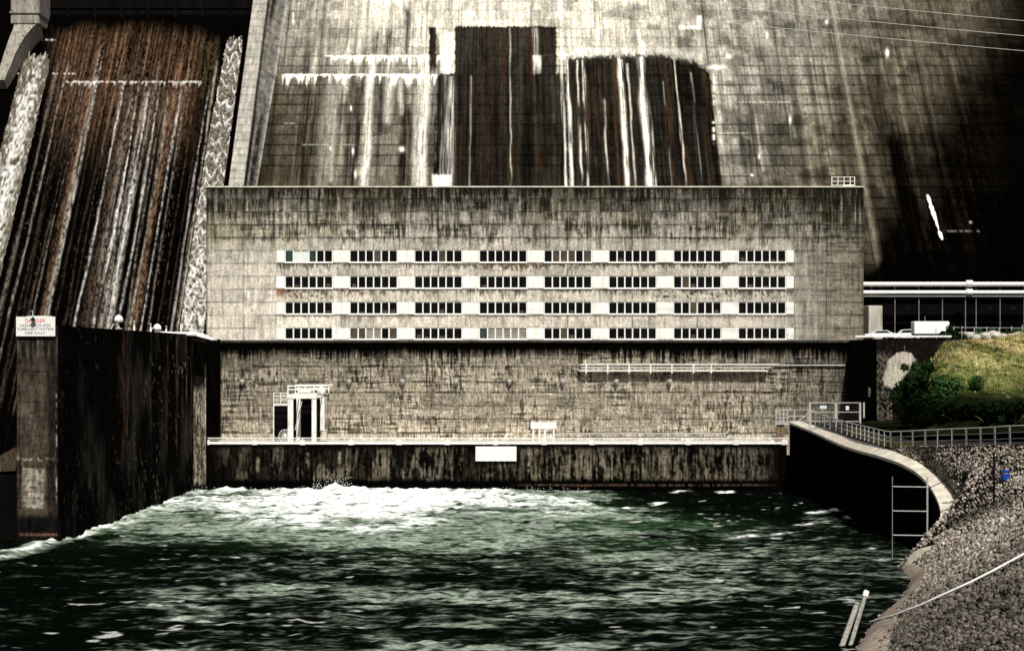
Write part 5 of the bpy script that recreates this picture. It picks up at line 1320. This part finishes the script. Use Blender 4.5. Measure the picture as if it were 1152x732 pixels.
def boulder(px, Y, s, z, label, grp):
    b = _bm.new(); _bm.ops.create_icosphere(b, subdivisions=3, radius=1)
    sd_ = random.random()*100
    for v in b.verts:
        n_ = float(fbm(np.array(v.co.x*1.3+sd_), np.array(v.co.y*1.3+v.co.z*2.1+sd_), 381, 3)); v.co *= .65+.7*n_; v.co.x *= 1.35; v.co.z *= .75
    me = bpy.data.meshes.new('boulder'); b.to_mesh(me); b.free(); me.materials.append(M['concrete'])
    o = bpy.data.objects.new('boulder', me); col.objects.link(o); o.location = (P(px, 0, Y).x, Y, z+s*.4); o.scale = (s, s, s); o.rotation_euler.z = random.random()*6
    tag(o, label, 'boulder', grp)
for px, s, lab in ((1098, .7, 'first pale boulder right of the white planter on the terrace'), (1108, .95, 'second pale boulder from the white planter on the terrace edge'), (1118, 1.15, 'largest pale boulder in the row on the terrace edge'), (1128, .85, 'pale boulder just right of the largest on the terrace edge'), (1137, .75, 'small pale boulder second from the right end of the row'), (1147, 1.0, 'rightmost pale boulder of the row above the grassy mound')):
    boulder(px, 273.5, s, 24.9, lab, 'pale boulders on the terrace')
for (px, Y, rx, rz, lab) in ((1073, 273.5, 1.3, 1.9, 'round black green bush on the terrace right of the trailer'), (1060, 272.5, .9, .9, 'small dark bush at the rear wheel of the white trailer'), (1112, 276, 2.4, 1.3, 'low green bush behind the first boulders on the terrace'), (1140, 276, 2.4, 1.2, 'low green bush behind the last boulders on the terrace')):
    shrub('shrub', (P(px, 0, Y).x, Y, 24.9), rx, 1.2, rz, 900, .22, lab, tint=.25 if px < 1080 else .9)

# railing along the road edge
rl = empty('road_railing', tuple(RR[0]), 'grey three bar steel railing curving along the road above the rubble bank', 'railing')
acc = 0; last = None; posts = []
for p in dens([q for q in R3 if q.y > 140][0:], 24):
    px = CX+p.x*F/p.y
    if px < 907: continue
    if last is None or (p-last).length > 3.55: posts.append(p); last = p
top = []; mid = []; lowr = []
HR = lambda p: np.interp(p.y, [170, 209, 281], [1.95, 1.9, 1.75])
for p in posts:
    MB().box(p.x-.075, p.x+.075, p.y-.075, p.y+.075, p.z-.3, p.z+HR(p)).build('post', M['steel_grey'], rl)
    top.append(p+Vector((0, 0, HR(p)))); mid.append(p+Vector((0, 0, HR(p)*.66))); lowr.append(p+Vector((0, 0, HR(p)*.33)))
for t_, r in ((top, .065), (mid, .05), (lowr, .05)):
    MB().tube(t_, r, 6).build('rail', M['steel_grey'], rl)
# landing with its own rails at the end of the wall, on timber posts
ln = empty('landing', (48, 279, 10.4), 'small railed steel landing on timber posts at the right end of the deck', 'landing')
YL = 279.5
def lz(py): return ZC-(py-HY)*YL/F
def lx(px): return (px-CX)*YL/F
MB().box(lx(872), lx(905), YL, YL+3, lz(477.5), lz(475.8)).build('platform', M['steel_grey'], ln)
for px in (873, 877.5, 881.5, 886, 894, 909): MB().box(lx(px)-.08, lx(px)+.08, YL, YL+.16, lz(476), lz(460.5)).build('post', M['steel_grey'], ln)
mb = MB()
for py in (461, 465.5, 470, 474.5): mb.tube([(lx(873), YL+.08, lz(py)), (lx(886), YL+.08, lz(py))], .07, 6)
for py in (461, 468, 474): mb.tube([(lx(886), YL+.08, lz(py)), (lx(914), YL+.08, lz(py))], .06, 6)
mb.tube([(lx(896), YL+.05, lz(475)), (lx(916), YL+.05, lz(461))], .11, 6)
mb.build('rail', M['steel_grey'], ln)
for px in (876.5, 881): MB().box(lx(px)-.28, lx(px)+.28, YL+.3, YL+.9, DZ-.1, lz(477.6)).build('timber_post', M['timber'], ln)
# mesh gate across the road
gt = empty('mesh_gate', (50, 262, 11), 'double wire mesh gate with two small notices across the road end', 'gate')
YG = 262.0
def gz(py): return ZC-(py-HY)*YG/F
def gx(px): return (px-CX)*YG/F
for px in (911, 940.5, 968, 972): MB().box(gx(px)-.11, gx(px)+.11, YG, YG+.2, gz(482) if px != 972 else gz(470), gz(452.5)).build('post', M['steel_grey'], gt)
for (a_, b_) in ((912, 939.5), (942, 967)):
    mb = MB()
    for py in (453, 463.5, 474): mb.tube([(gx(a_), YG+.1, gz(py)), (gx(b_), YG+.1, gz(py))], .07, 6)
    mb.tube([(gx(a_), YG+.1, gz(474)), (gx(a_), YG+.1, gz(453))], .07, 6); mb.tube([(gx(b_), YG+.1, gz(474)), (gx(b_), YG+.1, gz(453))], .07, 6)
    lf = mb.build('gate_leaf', M['steel_grey'], gt)
    wm = MB()
    k = gx(a_)
    while k < gx(b_): wm.box(k-.008, k+.008, YG+.09, YG+.106, gz(474), gz(453)); k += .25
    k = gz(474)
    while k < gz(453): wm.box(gx(a_), gx(b_), YG+.107, YG+.121, k-.008, k+.008); k += .25
    w3_ = wm.build('wire_mesh', M['wire_dark']); par(w3_, lf)
MB().box(gx(922.5), gx(930), YG-.05, YG-.005, gz(459.5), gz(456)).build('notice', M['faint_ink'], gt)
MB().box(gx(951.5), gx(955), YG-.05, YG-.005, gz(461), gz(456.5)).build('notice', M['frame_white'], gt)
# lamp on the dark wall
wl = empty('wall_light', P(967, 446, 275), 'small white tubular light on the black side of the retaining wall', 'light')
p = P(967, 441, 275)
MB().lathe((60.55, 275, p.z), [(.12, -.75), (.22, -.7), (.22, .65), (.12, .75)], 12).build('tube', M['frame_white'], wl)
MB().box(60.6, 60.8, 274.9, 275.1, p.z-.2, p.z+.2).build('bracket', M['steel_grey'], wl)
# weeds by the railing
def weeds():
    mb = MB(); cols = []
    for _ in range(1500):
        y = random.uniform(203, 250); q = railpt(y); x = q.x+.4+abs(random.gauss(0, .9)); h = random.uniform(.25, .8); a = random.uniform(0, 6.28); w2 = .06
        mb.add([(x-w2*math.sin(a), y+w2*math.cos(a), q.z-.05), (x+w2*math.sin(a), y-w2*math.cos(a), q.z-.05), (x+.3*math.cos(a), y+.3*math.sin(a), q.z+h)], [(0, 1, 2)])
    for _ in range(420):
        s = random.uniform(2, 26); p_ = bank_pt(s, random.uniform(.0, .10)); h = random.uniform(.2, .55); a = random.uniform(0, 6.28)
        mb.add([(p_.x-.06*math.sin(a), p_.y+.06*math.cos(a), p_.z), (p_.x+.06*math.sin(a), p_.y-.06*math.cos(a), p_.z), (p_.x+.25*math.cos(a), p_.y+.25*math.sin(a), p_.z+h)], [(0, 1, 2)])
    tag(mb.build('weeds', plain('weed_green', (.055, .06, .022), .9, .6, .6)), 'thin weeds growing along the railing and the stone edge', 'weeds', kind='stuff')
weeds()

# steel gauge frame in the water by the curved wall
gf = empty('gauge_frame', P(1023, 640, 183), 'tall steel frame with cross bars standing in the water by the curved wall', 'frame')
YV = 183.0
def vz(py): return ZC-(py-HY)*YV/F
def vx(px): return (px-CX)*YV/F
MB().box(vx(1003.6), vx(1004.4), YV, YV+.10, -4, vz(536)).build('post', M['post_dull'], gf)
MB().box(vx(1042.6), vx(1044.6), YV, YV+.2, -4, vz(537)).build('post', M['steel_grey'], gf)
for i, py in enumerate((547, 574.3, 601.5, 628.5)):
    MB().tube([(vx(1004), YV-.05, vz(py)), (vx(1043), YV-.05, vz(py+.6))], .06, 6).build('crossbar', M['steel_grey'], gf)

# cables over the river in front of the dam
def cable(label, a, b, sag, r=.035):
    pts = []
    for i in range(25):
        t = i/24; p = Vector(a).lerp(Vector(b), t); p.z -= sag*4*t*(1-t); pts.append(p)
    tag(MB().tube(pts, r, 5).build('power_cable', M['cable']), label, 'cable', 'power cables above the powerhouse')
YK = 255
cable('lowest of the three thin pale cables crossing the upper right of the dam', P(560, -2, YK), P(1300, 70, YK), 0.4)
cable('middle thin pale cable crossing the upper right of the dam', P(640, -12, YK), P(1300, 53, YK), 0.4)
cable('highest of the three thin pale cables near the top right', P(780, -14, YK), P(1300, 36, YK), 0.3)

# wire fence on the rubble
wf = empty('wire_fence', P(1118, 568, 160), 'single dark post with two thin wires strung across the rubble bank', 'fence')
def on_bank(px, py):
    """point of the bank surface seen at photo position (px,py)"""
    PXg = CX+G[..., 0]*F/G[..., 1]; PYg = HY+(ZC-G[..., 2])*F/G[..., 1]
    k = np.argmin((PXg-px)**2+(PYg-py)**2); return Vector(G.reshape(-1, 3)[k])
pb_ = on_bank(1118, 568); Yq = pb_.y
MB().tube([pb_-Vector((0, 0, .4)), Vector((pb_.x, Yq, ZC-(508-HY)*Yq/F))], .10, 8).build('post', M['steel_dark'], wf)
mb = MB()
mb.tube([P(1044, 549, 183), P(1080, 533, 175), P(1118, 517, Yq), P(1152, 504, 165)], .045, 5)
mb.tube([P(1045, 581, 183), P(1080, 566, 175), P(1118, 551, Yq)], .045, 5)
mb.build('wire', M['steel_dark'], wf)
q = on_bank(1131, 540)
o = empty('drum', q, 'small blue plastic drum standing on the rubble right of the dark post', 'drum')
k = q.y/F
MB().lathe(q+Vector((0, 0, .0)), [(.36, 0), (.42, .04), (.43, .22), (.41, .25), (.43, .28), (.43, .46), (.41, .49), (.43, .52), (.42, .70), (.3, .74)], 18).build('body', M['blue'], o)
MB().lathe(q+Vector((0, 0, .90)), [(.38, 0), (.44, .03), (.44, .14), (.3, .18)], 18).build('lid', M['blue'], o)
MB().lathe(q+Vector((0, 0, .745)), [(.30, 0), (.33, .02), (.33, .12), (.30, .15)], 18).build('band', M['frame_white'], o)
q = on_bank(1086, 541); shrub('shrub', q+Vector((0, 0, -.1)), .9, .8, .9, 900, .12, 'small black green shrub alone on the pale rubble slope', tint=.14)
# long pale pipe lying on the rubble
pts = [on_bank(px, py) for px, py in ((977, 705), (1005, 697), (1035, 686), (1060, 675), (1090, 661), (1120, 646), (1152, 629))]
end = pts[-1]; d_ = (pts[-1]-pts[-2]).normalized()
mb = MB().tube([p+Vector((0, 0, .42)) for p in pts]+[end+d_*8+Vector((0, 0, .5))], .085, 10)
tag(mb.build('pipe', M['steel_white']), 'long pale pipe lying across the dark rubble at the lower right', 'pipe')
# leaning mooring piles at the waterline
for (a_, b_, r, lab) in (((944, 735), (963.5, 681), .22, 'left of the two leaning weathered piles at the waterline'), ((953, 738), (973, 671), .17, 'right leaning pile with a white cap at the waterline')):
    Yk = 128
    p0, p1 = P(a_[0], a_[1], Yk), P(b_[0], b_[1], Yk+3)
    o = empty('mooring_pile', p0, lab, 'pile')
    d_ = (p1-p0).normalized()
    MB().tube([p0-d_*4, p1], r, 10).build('shaft', M['timber_pale'], o)
    if True:
        MB().tube([p1+d_*.002, p1+d_*(.5 if r < .2 else .15)], r*1.35, 10).build('cap', M['frame_white'] if r < .2 else M['timber_pale'], o)
